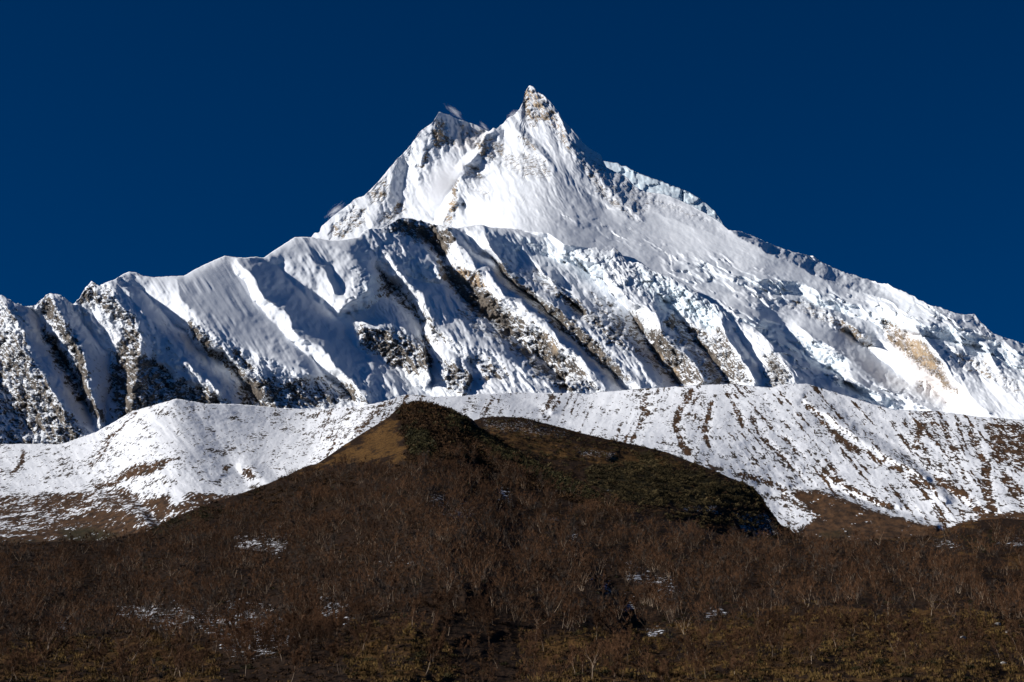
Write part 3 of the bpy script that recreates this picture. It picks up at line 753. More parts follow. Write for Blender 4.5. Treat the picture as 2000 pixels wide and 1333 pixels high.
C_lines = [L(-4 if i % 2 else -3, *[(p[0] + 16, p[1] - 2) for p in s[0]]) for i, s in enumerate(STREAKS[:20])] + [L(4, *s[0]) for s in STREAKS[:20]] + [
    [(345, 779, -50), (280, 830, -42), (220, 880, -22), (190, 920, -5)], L(45, (380, 800), (420, 850), (450, 900), (480, 940)), L(-60, (766, 780), (720, 820), (690, 850)), L(45, (700, 795), (640, 840), (600, 890)),
    L(-22, (0, 868), (60, 890), (120, 915)), L(-14, (350, 896), (300, 905), (250, 925)), 
    L(-25, (470, 910), (490, 912), (515, 935), (530, 945)), L(18, (505, 905), (535, 925), (550, 940)),
    L(-40, (140, 1000), (210, 985), (280, 1010), (300, 1040)), L(50, (200, 960), (270, 975), (310, 1020), (320, 1040)),
    L(-25, (1535, 752), (1600, 800), (1700, 870), (1800, 930), (1850, 980)), L(25, (1600, 760), (1680, 830), (1760, 880), (1830, 940), (1900, 1000)), 
    L(-50, (1535, 958), (1600, 960), (1700, 1000), (1830, 1032)), L(30, (1500, 950), (1620, 955), (1720, 990), (1850, 1025)), L(40, (1000, 772), (1050, 800), (1110, 830))]
C_rel = Relief(C_lines, -320, 2320, 740, 1150, blur=6)
def C_depth(PX, PY):
    d = C_base(PX, PY)
    x, y = warp(PX, PY, 4.0, 26.0, 15)
    d = d + C_rel(x, y)
    d = d + 16 * fbm(PX / 70.0, PY / 30.0, 5, 0.55, 81)
    ang = np.where(PX < 900, 0, 0)
    right = smooth(1250, 1500, PX)
    wx, wy = warp(PX, PY, 14.0, 45.0, 86)
    lf = smooth(520, 420, PX); mid = (1 - lf) * (1 - right)
    d = d + 6.5 * lf * dirnoise(wx, wy, 50, 15.0, 130.0, 4, 0.55, 83) + 6.0 * mid * dirnoise(wx, wy, 118, 16.0, 120.0, 4, 0.55, 87) + 6.0 * right * dirnoise(wx, wy, 48, 20.0, 150.0, 4, 0.55, 84)
    d = d + 1.6 * fbm(PX / 7.0, PY / 5.0, 4, 0.6, 85)
    return d
def C_attrs(PX, PY, P):
    x, y = warp(PX, PY, 5.0, 14.0, 91)
    b = 0.03 + 0.36 * smooth(-0.25, 0.5, fbm(PX / 60.0, PY / 26.0, 5, 0.6, 92)) + 0.10 * np.clip(dirnoise(x, y, 48, 10.0, 90.0, 4, 0.6, 93), -1, 1) * smooth(1200, 1400, PX)
    b = b + 0.48 * smooth(0.12, 0.5, dirnoise(x, y, 112, 6.5, 110.0, 3, 0.55, 97)) * smooth(560, 640, PX) * smooth(1450, 1330, PX) + 0.55 * smooth(0.08, 0.45, dirnoise(x, y, 50, 6.5, 150.0, 3, 0.55, 98)) * smooth(1300, 1450, PX)
    b = b + 0.95 * np.clip(dirnoise(x, y, 68, 8.0, 140.0, 3, 0.55, 95) + 0.10, 0, 1) * smooth(1700, 1880, PX)
    left = smooth(900, 500, PX)
    b = b + 0.10 * left * smooth(480, 620, PX) + 0.05 * left
    for p, w, s in STREAKS:
        b = np.maximum(b, (s + 0.07) * stroke(x, y, p, w * 1.0))
        b = np.maximum(b, 0.30 * stroke(x, y, p, w * 3.2))
    for p, s in BARE_C:
        b = np.maximum(b, (s + 0.10 + 0.04 * (s > 0.6)) * area(x, y, p, 11))
    g = np.zeros(PX.shape)
    for p, s in SHRUB_C:
        g = np.maximum(g, s * area(x, y, p, 8))
    return {'bare': b, 'shrub': g}
build_layer('moraine', M_MORAINE, C_top, C_bot, 190, C_depth, C_attrs, crest_noise=(1.3, 9), back_len=260, back=0.9)

# ------------------------------------------------------------------ E: the wooded hill in front, D: the brown shoulder behind it
E_top = pl([(-320, 1075), (0, 1062), (100, 1058), (200, 1056), (300, 1034), (330, 1016), (360, 1002), (414, 982), (465, 966), (510, 950), (555, 932), (600, 910), (619, 906), (649, 886), (679, 865), (712, 844), (742, 826), (760, 814), (772, 802), (787, 793),
    (808, 787), (823, 785), (838, 788), (868, 797), (895, 807), (922, 819), (940, 839), (970, 858), (1000, 879), (1030, 897), (1060, 912), (1090, 924), (1120, 936), (1150, 958), (1224, 992), (1260, 1008), (1350, 1026), (1410, 1044), (1535, 1054), (1568, 1054),
    (1610, 1056), (1700, 1056), (1800, 1048), (1844, 1036), (1868, 1026), (1910, 1017), (1955, 1013), (2000, 1016), (2320, 1000)])
E_base = tps([(-300, 1075, 980), (0, 1060, 1000), (330, 1014, 1050), (560, 930, 1150), (700, 850, 1250), (823, 783, 1350), (922, 817, 1350), (1030, 894, 1250), (1150, 957, 1150), (1400, 1040, 1000), (1600, 1050, 980), (1844, 1032, 1000), (2000, 1015, 980), (2300, 1000, 980),
    (823, 1000, 850), (500, 1150, 680), (1100, 1100, 720), (1600, 1150, 700), (1900, 1150, 680), (0, 1200, 640), (2000, 1200, 620), (-300, 1200, 620), (2300, 1200, 600),
    (-300, 1333, 440), (0, 1333, 440), (1000, 1333, 430), (2000, 1333, 420), (2300, 1333, 420), (1000, 1480, 260), (1000, 1700, 120), (0, 1700, 125), (2000, 1700, 120), (-300, 1700, 125), (2300, 1700, 120)])
E_lines = [L(-25, (823, 783), (880, 830), (960, 880), (1040, 920), (1130, 970), (1250, 1010)), [(838, 787, 5), (922, 817, 60), (1000, 876, 70), (1120, 933, 60), (1224, 990, 20)],
    L(-50, (823, 783), (818, 860), (830, 930), (860, 1050), (910, 1160)), L(34, (930, 900), (985, 980), (1040, 1060), (1090, 1130)), L(38, (1040, 965), (1108, 1044), (1135, 1089), (1162, 1112), (1187, 1150), (1220, 1175), (1260, 1230), (1330, 1333)),
    L(-14, (1066, 1026), (1094, 1062), (1122, 1098), (1148, 1124), (1172, 1158), (1205, 1186)), L(-14, (1330, 1030), (1300, 1100), (1320, 1200)), L(-20, (1900, 1017), (1870, 1080), (1860, 1120)), L(16, (1760, 1060), (1840, 1110), (1960, 1180), (2050, 1240)),
    L(-12, (1760, 1180), (1874, 1190), (1932, 1213), (1990, 1250), (2060, 1300)), L(32, (640, 960), (590, 1040), (540, 1140), (490, 1230)), L(-12, (420, 1000), (380, 1080), (350, 1150)), L(12, (250, 1060), (200, 1130), (150, 1200)),
    L(-10, (700, 1200), (790, 1180), (860, 1220)), L(0, (0, 1500), (2000, 1500))]
E_rel = Relief(E_lines, -320, 2320, 760, 1720, step=4.0, blur=8)
GRASS_E = [([(585, 925), (650, 888), (712, 846), (742, 826), (768, 812), (782, 840), (790, 880), (800, 905), (720, 908), (640, 912)], 0.80), ([(700, 1215), (790, 1205), (870, 1230), (900, 1333), (720, 1360), (640, 1290)], 0.6), ([(-320, 1270), (200, 1240), (300, 1210), (420, 1260), (460, 1400), (-320, 1400)], 0.5),
    ([(1000, 1230), (1240, 1225), (1400, 1200), (1560, 1180), (1700, 1190), (1800, 1180), (1990, 1240), (2320, 1300), (2320, 1400), (1000, 1400)], 0.5), ([(1870, 1186), (1905, 1188), (1940, 1212), (2010, 1260), (2010, 1300), (1960, 1270), (1900, 1215)], 0.85),
    ([(1960, 1085), (2020, 1060), (2100, 1100), (2040, 1120), (1965, 1110)], 0.75), ([(1870, 1060), (1930, 1085), (1960, 1105), (1900, 1110), (1870, 1085)], 0.6), ([(40, 1090), (80, 1085), (110, 1105), (70, 1115)], 0.6), ([(1540, 1045), (1700, 1050), (1840, 1030), (1900, 1018), (1950, 1040), (1700, 1062)], 0.7)]
GREEN_E = [([(790, 835), (830, 840), (850, 870), (840, 890), (800, 885)], 0.85), ([(880, 800), (940, 840), (1030, 900), (1120, 940), (1200, 990), (1100, 960), (1000, 910), (930, 860), (870, 830)], 0.8), ([(260, 1040), (330, 1015), (420, 985), (440, 1000), (330, 1040)], 0.6), ([(1860, 1050), (1940, 1040), (1960, 1070), (1900, 1090)], 0.5)]
SNOW_E = [([(863, 792), (890, 805), (896, 830), (905, 850), (890, 842), (878, 815)], 0.42), ([(450, 1045), (560, 1040), (570, 1080), (470, 1085)], 0.34), ([(220, 1180), (330, 1170), (430, 1190), (440, 1235), (320, 1235), (240, 1215)], 0.29), ([(105, 1210), (140, 1205), (145, 1240), (110, 1240)], 0.34),
    ([(450, 1160), (540, 1180), (580, 1240), (540, 1290), (440, 1290), (400, 1240)], 0.28), ([(600, 1150), (680, 1170), (690, 1220), (620, 1210)], 0.30), ([(830, 960), (880, 955), (940, 1000), (900, 1020), (840, 990)], 0.26), ([(970, 955), (1000, 960), (1010, 985), (975, 985)], 0.42),
    ([(1070, 1010), (1110, 1030), (1140, 1070), (1110, 1060)], 0.30), ([(1165, 1120), (1200, 1150), (1200, 1165), (1175, 1160)], 0.40), ([(1205, 1160), (1250, 1170), (1230, 1190), (1205, 1180)], 0.32), ([(1215, 1105), (1330, 1130), (1330, 1180), (1280, 1160), (1220, 1130)], 0.30), ([(1370, 1170), (1420, 1200), (1390, 1210)], 0.3),
    ([(1810, 1050), (1870, 1055), (1880, 1075), (1830, 1070)], 0.36), ([(1940, 1055), (2000, 1055), (2000, 1075), (1940, 1070)], 0.30), ([(740, 1085), (820, 1090), (850, 1110), (760, 1110)], 0.26), ([(1260, 1225), (1310, 1230), (1300, 1250), (1260, 1245)], 0.3)]
def E_depth(PX, PY):
    d = E_base(PX, PY)
    x, y = warp(PX, PY, 8.0, 60.0, 17)
    k = smooth(100, 400, d)
    d = d + k * E_rel(x, y)
    d = d + k * (16 * fbm(PX / 110.0, PY / 60.0, 4, 0.5, 101) + 5 * dirnoise(PX, PY, 70, 70.0, 200.0, 3, 0.5, 103) + 1.6 * fbm(PX / 16.0, PY / 10.0, 4, 0.55, 102))
    return np.maximum(d, 60)
def E_attrs(PX, PY, P):
    x, y = warp(PX, PY, 22.0, 30.0, 94)
    x, y = warp(x, y, 12.0, 7.0, 96)
    out = {}
    for nm, polys, base in (('grass', GRASS_E, 0.10), ('green', GREEN_E, 0.08), ('snowy', SNOW_E, -0.14)):
        s = np.full(PX.shape, base)
        for p, v in polys:
            s = np.maximum(s, base + (v - base) * area(x, y, p, 24 if nm == 'grass' or (nm == 'snowy' and v < 0.4) else 12))
        out[nm] = s
    out['snowy'] = out['snowy'] + 0.05 * (out['snowy'] > 0) + (0.06 + 0.24 * smooth(0.0, 0.5, fbm(PX / 80.0, PY / 28.0, 4, 0.6, 97))) * smooth(900, 1000, PY) * smooth(1300, 1220, PY)
    return out
E_obj, E = build_layer('wooded_hill', M_HILL, E_top, pl([(-320, 1700), (2320, 1700)]), 330, E_depth, E_attrs, xs=columns(inner=2.2), crest_noise=(1.2, 20), back_len=220, back=0.6)

D_top = pl([(700, 1000), (800, 900), (880, 835), (939, 817), (972, 814), (1020, 816), (1080, 831), (1134, 846), (1200, 861), (1260, 873), (1305, 885), (1344, 900), (1392, 918), (1425, 933), (1470, 951), (1487, 969), (1496, 987), (1514, 1008), (1526, 1026), (1556, 1043), (1580, 1056), (1650, 1090), (1720, 1130)])
D_base = tps([(939, 817, 2100), (1100, 835, 2150), (1300, 885, 2050), (1470, 951, 1890), (1500, 1000, 1840), (1580, 1050, 1760), (1000, 880, 1850), (1130, 945, 1700), (1300, 1010, 1580), (1450, 1040, 1690), (800, 900, 2000), (1600, 1110, 1660)])
D_lines = [L(-30, (1020, 820), (1100, 870), (1200, 910), (1300, 960)), L(25, (1000, 850), (1080, 910), (1150, 950)), L(-15, (1260, 880), (1300, 910), (1400, 950)), L(20, (1300, 890), (1240, 900), (1200, 900))]
D_rel = Relief(D_lines, 660, 1760, 780, 1180, blur=6)
def D_depth(PX, PY):
    x, y = warp(PX, PY, 6.0, 40.0, 117)
    return D_base(PX, PY) + D_rel(x, y) + 16 * fbm(PX / 50.0, PY / 30.0, 5, 0.55, 118) + (3 + 8 * smooth(1430, 1480, PX)) * fbm(PX / 11.0, PY / 8.0, 5, 0.6, 119, True)
GRASS_D = [([(930, 830), (1020, 830), (1150, 870), (1260, 880), (1330, 905), (1340, 930), (1250, 925), (1130, 905), (1020, 890), (970, 860)], 0.62), ([(1200, 890), (1290, 890), (1330, 925), (1240, 915)], 0.9)]
GREEN_D = [([(1140, 915), (1250, 905), (1360, 920), (1470, 955), (1490, 985), (1400, 990), (1250, 985), (1150, 950)], 0.80), ([(1245, 880), (1270, 880), (1285, 912), (1250, 908)], 0.85), ([(1300, 1000), (1400, 990), (1480, 1000), (1480, 1030), (1300, 1020)], 0.4)]
SNOW_D = [([(930, 815), (1040, 820), (1120, 845), (1100, 860), (1000, 850), (950, 840)], 0.31), ([(1120, 875), (1200, 880), (1205, 900), (1130, 890)], 0.36), ([(1330, 985), (1400, 985), (1420, 1010), (1330, 1000)], 0.36), ([(1440, 960), (1485, 955), (1490, 990), (1450, 985)], 0.24), ([(1430, 1000), (1500, 1000), (1525, 1045), (1480, 1055), (1440, 1030)], 0.42), ([(1170, 955), (1200, 955), (1190, 970)], 0.3)]
def D_attrs(PX, PY, P):
    x, y = warp(PX, PY, 8.0, 22.0, 194)
    out = {}
    for nm, polys, base in (('grass', GRASS_D, 0.25), ('green', GREEN_D, 0.10), ('snowy', SNOW_D, -0.05)):
        s = np.full(PX.shape, base)
        for p, v in polys:
            s = np.maximum(s, v * area(x, y, p, 7))
        out[nm] = s
    return out
D_obj, Dd = build_layer('brown_shoulder', M_HILL, D_top, pl([(700, 1040), (823, 950), (950, 900), (1150, 1010), (1400, 1090), (1720, 1160)]), 120, D_depth, D_attrs, xs=np.arange(700, 1721, 2.0), crest_noise=(lambda q: 1.2 + 4.5 * smooth(1440, 1500, q), 11), back_len=160, back=0.7)

# valley floor all round
gv = np.array([(-45000, -20000, 0), (45000, -20000, 0), (45000, 70000, 0), (-45000, 70000, 0)], float)
gm = mesh_from('ground', gv, np.array([[0, 1, 2, 3]]))
gm.materials.append(M_HILL)
ground = bpy.data.objects.new('ground', gm); COL.objects.link(ground); ground['kind'] = 'structure'
# ------------------------------------------------------------------ vegetation
def simple(name, c1, c2, scale=0.4, rough=0.9):
    m, nt, b = mat(name)
    n = N(nt)
    pos = n.new('ShaderNodeNewGeometry').outputs['Position']
    n.link(n.mix(n.step(n.noise(pos, scale, 4, 0.6), 0.38, 0.62), c1, c2), b.inputs['Base Color'])
    b.inputs['Roughness'].default_value = rough
    b.inputs['Specular IOR Level'].default_value = 0.08
    return m
M_BARK = simple('pale_birch_bark', (0.16, 0.115, 0.08), (0.40, 0.30, 0.21), 0.09)
M_BROWNBARK = simple('brown_birch_bark', (0.045, 0.030, 0.020), (0.13, 0.09, 0.06), 0.15)
M_DARKBARK = simple('dark_bark', (0.012, 0.009, 0.007), (0.03, 0.022, 0.017), 0.3)
M_TWIG = simple('brown_twigs', (0.054, 0.027, 0.014), (0.140, 0.070, 0.035), 0.03)
M_GREYTWIG = simple('grey_twigs', (0.040, 0.030, 0.025), (0.105, 0.080, 0.062), 0.05)
M_LEAF = simple('evergreen_leaves', (0.018, 0.017, 0.007), (0.058, 0.048, 0.018), 0.10, 0.7)
M_HEATH = simple('olive_heath', (0.030, 0.023, 0.010), (0.085, 0.062, 0.026), 0.06, 0.8)
M_SCRUB = simple('brown_scrub', (0.030, 0.017, 0.010), (0.085, 0.046, 0.020), 0.15)
M_TUSSOCK = simple('dry_grass', (0.075, 0.044, 0.016), (0.23, 0.145, 0.050), 0.06)
M_STONE = simple('pale_stone', (0.22, 0.20, 0.18), (0.42, 0.40, 0.37), 1.2)

def tube(V, F, a, b, ra, rb, sides=4):
    a = np.array(a); b = np.array(b)
    d = b - a; d = d / (np.linalg.norm(d) + 1e-9)
    u = np.cross(d, [0.3, 0.9, 0.2]); u /= np.linalg.norm(u) + 1e-9
    w = np.cross(d, u)
    k = len(V)
    for c, r in ((a, ra), (b, rb)):
        for i in range(sides):
            t = 2 * math.pi * i / sides
            V.append(c + r * (math.cos(t) * u + math.sin(t) * w))
    for i in range(sides):
        j = (i + 1) % sides
        F.append((k + i, k + j, k + sides + j)); F.append((k + i, k + sides + j, k + sides + i))

def birch(seed, h, stems, lean=0.15, twigs=150, tw=0.035, spread=0.55, rad=0.14, order=3):
    """bare tree: stems that fork twice, and fine twigs; returns trunk and crown triangles"""
    g = random.Random(seed)
    V, F, TV, TF = [], [], [], []
    ends = []
    def grow(p, d, ln, r, depth):
        n = 3 if depth == 0 else 2
        for i in range(n):
            d = d + np.array([g.gauss(0, .13), g.gauss(0, .13), 0.06 + g.gauss(0, .06)])
            d = d / np.linalg.norm(d)
            q = p + d * ln / n
            r2 = r * (0.80 if depth == 0 else 0.72)
            tube(V, F, p, q, r, r2, 5 if depth == 0 else 3)
            p, r = q, r2
            if depth > 0 or i > 0:
                ends.append((p, d, ln * 0.55))
            if depth < order - 1 and (depth > 0 or i > 0):
                for _ in range(1 if g.random() < 0.55 else 2):
                    a = g.uniform(0, 2 * math.pi)
                    s = g.uniform(0.45, 0.95) * spread * 1.5
                    e = d + s * np.array([math.cos(a), math.sin(a), g.uniform(-.05, .35)])
                    grow(p, e / np.linalg.norm(e), ln * g.uniform(.5, .72), r * .68, depth + 1)
        ends.append((p, d, ln * 0.6))
    for k in range(stems):
        a = 2 * math.pi * k / max(1, stems) + g.uniform(-.5, .5)
        ln = lean + (0.38 if stems > 1 else 0) * g.uniform(.5, 1.2)
        d = np.array([math.cos(a) * ln, math.sin(a) * ln, 1.0]); d /= np.linalg.norm(d)
        grow(np.array([math.cos(a) * .15 * (stems > 1), math.sin(a) * .15 * (stems > 1), -0.3]), d, h * g.uniform(.5, .62), rad * g.uniform(.8, 1.15), 0)
    for i in range(twigs):
        p, d, ln = ends[g.randrange(len(ends))]
        e = d + np.array([g.gauss(0, .55), g.gauss(0, .55), g.gauss(.22, .4)])
        e /= np.linalg.norm(e)
        p = p + np.array([g.gauss(0, .12), g.gauss(0, .12), g.gauss(0, .12)])
        l = ln * g.uniform(.5, 1.1)
        q = p + e * l
        s = np.cross(e, [g.gauss(0, 1), g.gauss(0, 1), g.gauss(0, 1)]); s /= np.linalg.norm(s) + 1e-9
        w = tw * g.uniform(.7, 1.4)
        k = len(TV)
        m = (p + q) / 2 + s * g.gauss(0, .12) * l
        TV += [p - s * w, p + s * w, q, m + np.array([g.gauss(0, .3), g.gauss(0, .3), g.gauss(.25, .25)]) * l]
        TF += [(k, k + 1, k + 2), (k, k + 1, k + 3)]
    V = np.array(V); TV = np.array(TV)
    sc = h / max(TV[:, 2].max(), 1)
    return V * sc, np.array(F), TV * sc, np.array(TF)

def mound(seed, r, h, n, leaf=0.16):
    """a bush: many leaf-sized faces through an uneven low dome"""
    g = np.random.default_rng(seed)
    lobes = g.uniform(-.6, .6, (5, 2)); lr = g.uniform(.45, .8, 5)
    k = g.integers(0, 5, n)
    a = g.uniform(0, 2 * np.pi, n); e = np.arccos(g.uniform(0, 1, n)); q = g.uniform(.55, 1, n) ** .5
    x = (lobes[k, 0] + lr[k] * q * np.sin(e) * np.cos(a)) * r; y = (lobes[k, 1] + lr[k] * q * np.sin(e) * np.sin(a)) * r
    z = lr[k] * 1.25 * q * np.cos(e) * h
    C = np.stack([x, y, z], -1)
    o = g.normal(0, leaf, (n, 3, 3))
    V = (C[:, None] + o).reshape(-1, 3)
    return V, np.arange(3 * n).reshape(-1, 3)

def tuft(seed, h, n):
    g = np.random.default_rng(seed)
    a = g.uniform(0, 2 * np.pi, n); b = g.uniform(0, .35, n)
    base = np.stack([b * np.cos(a), b * np.sin(a), 0 * a - .05], -1)
    tip = base + np.stack([np.cos(a) * g.uniform(.1, .7, n), np.sin(a) * g.uniform(.1, .7, n), g.uniform(.5, 1, n)], -1) * h
    s = np.stack([-np.sin(a), np.cos(a), 0 * a], -1) * .07
    V = np.stack([base - s, base + s, tip], 1).reshape(-1, 3)
    return V, np.arange(3 * n).reshape(-1, 3)

def scatter(grid, dens, seed, total=None, rows=slice(None)):
    """random points on a relief grid; dens = things per square metre at each grid point"""
    PX, PY, DD, P, A = grid
    g = np.random.default_rng(seed)
    a = np.linalg.norm(np.cross(P[1:, :-1] - P[:-1, :-1], P[:-1, 1:] - P[:-1, :-1]), axis=-1)
    w = (a * dens[:-1, :-1]).ravel()
    n = int(w.sum()) if total is None else total
    c = np.cumsum(w); i = np.searchsorted(c, g.random(n) * c[-1])
    i = np.clip(i, 0, w.size - 1)
    r, k = np.divmod(i, a.shape[1])
    u, v = g.random(n)[:, None], g.random(n)[:, None]
    Q = P[r, k] + u * (P[r, k + 1] - P[r, k]) + v * (P[r + 1, k] - P[r, k])
    return Q, PX[r, k], PY[r, k]

def merge(protos, Q, rot, scl, pick):
    """copies of several shapes joined to one mesh; each shape is [(V, F, slot), ...]"""
    Vs, Fs, Ms = [], [], []
    off = 0
    for pi, parts in enumerate(protos):
        m = np.nonzero(pick == pi)[0]
        if len(m) == 0:
            continue
        c, s_ = np.cos(rot[m])[:, None], np.sin(rot[m])[:, None]
        for V, F, slot in parts:
            x, y, z = V[:, 0][None], V[:, 1][None], V[:, 2][None]
            k = scl[m][:, None]
            W = np.stack([(x * c - y * s_) * k, (x * s_ + y * c) * k, z * k + 0 * c], -1) + Q[m][:, None]
            n = V.shape[0]
            Fs.append((F[None] + (off + n * np.arange(len(m)))[:, None, None]).reshape(-1, 3))
            Vs.append(W.reshape(-1, 3)); Ms.append(np.full(len(m) * len(F), slot))
            off += n * len(m)
    return np.concatenate(Vs), np.concatenate(Fs), np.concatenate(Ms)

def stuff(name, protos, Q, rot, scl, pick, mats, label, cat):
    V, F, Mi = merge(protos, Q, rot, scl, pick)
    me = mesh_from(name, V, F)
    for m in mats:
        me.materials.append(m)
    me.polygons.foreach_set('material_index', Mi.astype(np.int32))
    o = bpy.data.objects.new(name, me); COL.objects.link(o)
    o['kind'] = 'stuff'; o['label'] = label; o['category'] = cat
    return o

# where the birches stand (things per square metre)
ePX, ePY, eD, eP, eA = E
x, y = warp(ePX, ePY, 14.0, 40.0, 130)
wood = area(x, y, [(-330, 1085), (100, 1075), (330, 1045), (440, 1000), (560, 950), (640, 915), (800, 912), (900, 880), (980, 900), (1120, 975), (1230, 1010), (1400, 1052), (1620, 1062), (1800, 1075), (1960, 1110), (2330, 1120), (2330, 1230), (1990, 1235), (1880, 1180), (1700, 1185), (1560, 1180), (1420, 1200), (1240, 1225), (1000, 1235), (860, 1220), (790, 1200), (700, 1215), (620, 1290), (450, 1300), (400, 1260), (200, 1240), (-330, 1260)], 14)
clump = 0.12 + 1.6 * smooth(-0.2, 0.3, fbm(ePX / 45.0, ePY / 25.0, 4, 0.55, 131))
gully = stroke(ePX, ePY, [(1040, 965), (1108, 1044), (1135, 1089), (1162, 1112), (1187, 1150), (1220, 1175), (1250, 1215)], 22)
inb = smooth(-110, -90, ePX) * smooth(2110, 2090, ePX)
dens_tree = (0.030 * wood * clump + 0.0065 * smooth(1150, 1200, ePY) * (eD > 395)) * (1 - 0.8 * gully) * inb * (eD > 395)
dens_tree = dens_tree + 0.012 * inb * area(x, y, [(1800, 1045), (1960, 1035), (2100, 1060), (2000, 1100), (1850, 1080)], 8)
tQ, tPX, tPY = scatter(E, dens_tree, 21)
near = tQ[:, 1]
order = np.argsort(near)
tQ, tPX, tPY = tQ[order], tPX[order], tPY[order]
inframe = (tPX > -10) & (tPX < 2010) & (tPY < 1362)
idx_near = np.nonzero(inframe)[0][:288]
mask = np.ones(len(tQ), bool); mask[idx_near] = False
print('birches', len(tQ))

# single birches of the lower slope
KINDS = [('bare birch with one straight pale trunk', 1, .10, .50), ('bare birch forking into two brown stems', 2, .05, .5), ('bare birch with a clump of brown stems', 4, .05, .45),
         ('bare crooked pale birch leaning over the dry grass', 1, .45, .65), ('bare many-stemmed birch with a wide fan of twigs', 5, .18, .5), ('thin bare birch sapling with a narrow crown', 1, .12, .35), ('bare birch with a broad spreading crown', 2, .22, .75), ('bare birch with three upright stems', 3, .02, .4)]
protos_near = []
for i, (lab, stems, lean, spread) in enumerate(KINDS):
    tv, tf, cv_, cf = birch(50 + i, 8.0, stems, lean, 620, 0.026, spread, 0.055 if stems > 2 else 0.09)
    mt = mesh_from('trunk', tv, tf); mt.materials.append(M_BARK if i in (0, 3, 5) else M_BROWNBARK)
    mc = mesh_from('crown', cv_, cf); mc.materials.append(M_TWIG)
    protos_near.append((mt, mc, lab))
def plant(name, mt, mc, loc, rz, sc, label, cat, group=None):
    e = bpy.data.objects.new(name, None); COL.objects.link(e)
    e.location = loc; e.rotation_euler = (0, 0, rz); e.scale = (sc, sc, sc); e.empty_display_size = 0.3
    e['label'] = label; e['category'] = cat
    if group:
        e['group'] = group
    for nm, me in (('trunk', mt), ('crown', mc)):
        c = bpy.data.objects.new(nm, me); COL.objects.link(c); c.parent = e
    return e
g = random.Random(5)
first = {}
for i in idx_near:
    k = g.randrange(len(protos_near))
    mt, mc, lab = protos_near[k]
    sc = g.uniform(.62, 1.15); rz = g.uniform(0, 6.28)
    loc = tuple(tQ[i])
    if k not in first:
        first[k] = plant('birch_tree', mt, mc, loc, rz, sc, lab + ' on the lower slope', 'tree', 'bare birches on the lower slope')
    else:
        e = first[k].copy(); COL.objects.link(e)
        e.location = loc; e.rotation_euler = (0, 0, rz); e.scale = (sc, sc, sc)
        for ch in first[k].children:
            c = ch.copy(); COL.objects.link(c); c.parent = e

# the rest of the birch wood
protos = []
for i in range(12):
    a = birch(200 + i, 8.6, [1, 2, 3, 2, 4, 1, 3, 5, 2, 1, 3, 2][i], .15, 120, 0.040, .5 + .03 * (i % 5), .10, 2)
    protos.append([(a[0], a[1], 2 if i % 3 == 0 else 0), (a[2], a[3], 3 if i % 4 == 1 else 1)])
fQ = tQ[mask]
n = len(fQ)
rg = np.random.default_rng(77)
stuff('birch_wood', protos, fQ, rg.uniform(0, 6.28, n), rg.uniform(.45, 1.15, n), rg.integers(0, 12, n), [M_BROWNBARK, M_TWIG, M_BARK, M_GREYTWIG], 'brown leafless birch wood covering the dark hill', 'wood')

# undergrowth of the hill
dens_scrub = inb * (eD > 380) * (0.035 * wood + 0.05 * smooth(1150, 1250, ePY) * (1 - 0.5 * wood) + 0.055 * smooth(0.3, 0.6, eA['green']) + 0.16 * area(x, y, [(770, 790), (850, 785), (940, 840), (1120, 940), (1240, 1000), (1200, 1010), (900, 890), (800, 910), (790, 860)], 6)
    + 0.02 * area(x, y, [(-330, 1050), (330, 1010), (560, 930), (600, 915), (560, 960), (330, 1060), (-330, 1090)], 6) + 0.02 * area(x, y, [(1540, 1050), (1800, 1045), (2100, 1010), (2100, 1110), (1800, 1080)], 6))
open_grass = area(x, y, GRASS_E[0][0], 18)
dens_scrub = dens_scrub * (1 - 0.90 * open_grass)
sQ, sPX, sPY = scatter(E, dens_scrub, 22)
n = len(sQ); print('scrub', n)
grn = np.clip(bil(eA['green'], np.clip(np.interp(sPX, ePX[0], np.arange(ePX.shape[1])), 0, ePX.shape[1] - 1.01), np.clip((sPY - ePY[0, 0]) * 0, 0, 1)), 0, 1)
gm_ = np.zeros(n)
xs_, ys_ = warp(sPX, sPY, 8, 25, 140)
for p, v in GREEN_E:
    gm_ = np.maximum(gm_, v * area(xs_, ys_, p, 8))
gm_ = np.maximum(gm_, 0.42 * smooth(0.12, 0.4, fbm(sPX / 60, sPY / 22, 3, .5, 141)) * smooth(1120, 1200, sPY))
is_green = rg.random(n) < gm_ + 0.04
mounds_b = [[(*mound(300 + i, 1.1, .75, 46, .17), 0)] for i in range(5)]
mounds_g = [[(*mound(320 + i, 1.15, .85, 60, .15), 0)] for i in range(5)]
stuff('scrub', mounds_b, sQ[~is_green], rg.uniform(0, 6.28, (~is_green).sum()), rg.uniform(.5, 1.3, (~is_green).sum()) * (1 + 1.4 * smooth(850, 1250, sQ[~is_green][:, 1])), rg.integers(0, 5, (~is_green).sum()), [M_SCRUB], 'low brown scrub between the birches on the hill', 'scrub')
ig = np.nonzero(is_green)[0]
ig = ig[np.argsort(sQ[ig, 1])]
vis = ig[(sPX[ig] > 0) & (sPX[ig] < 2000) & (sPY[ig] < 1345)][:70]
rest = np.setdiff1d(ig, vis)
stuff('evergreen_scrub', mounds_g, sQ[rest], rg.uniform(0, 6.28, len(rest)), rg.uniform(.6, 1.35, len(rest)) * (1 + 1.4 * smooth(850, 1250, sQ[rest][:, 1])), rg.integers(0, 5, len(rest)), [M_LEAF], 'dark green evergreen shrubs carpeting parts of the hill', 'shrubs')
gm_me = []
for i in range(4):
    V, F = mound(340 + i, 1.3, 1.0, 190, .12)
    me = mesh_from('evergreen_bush', V, F); me.materials.append(M_LEAF); gm_me.append(me)
bush0 = None
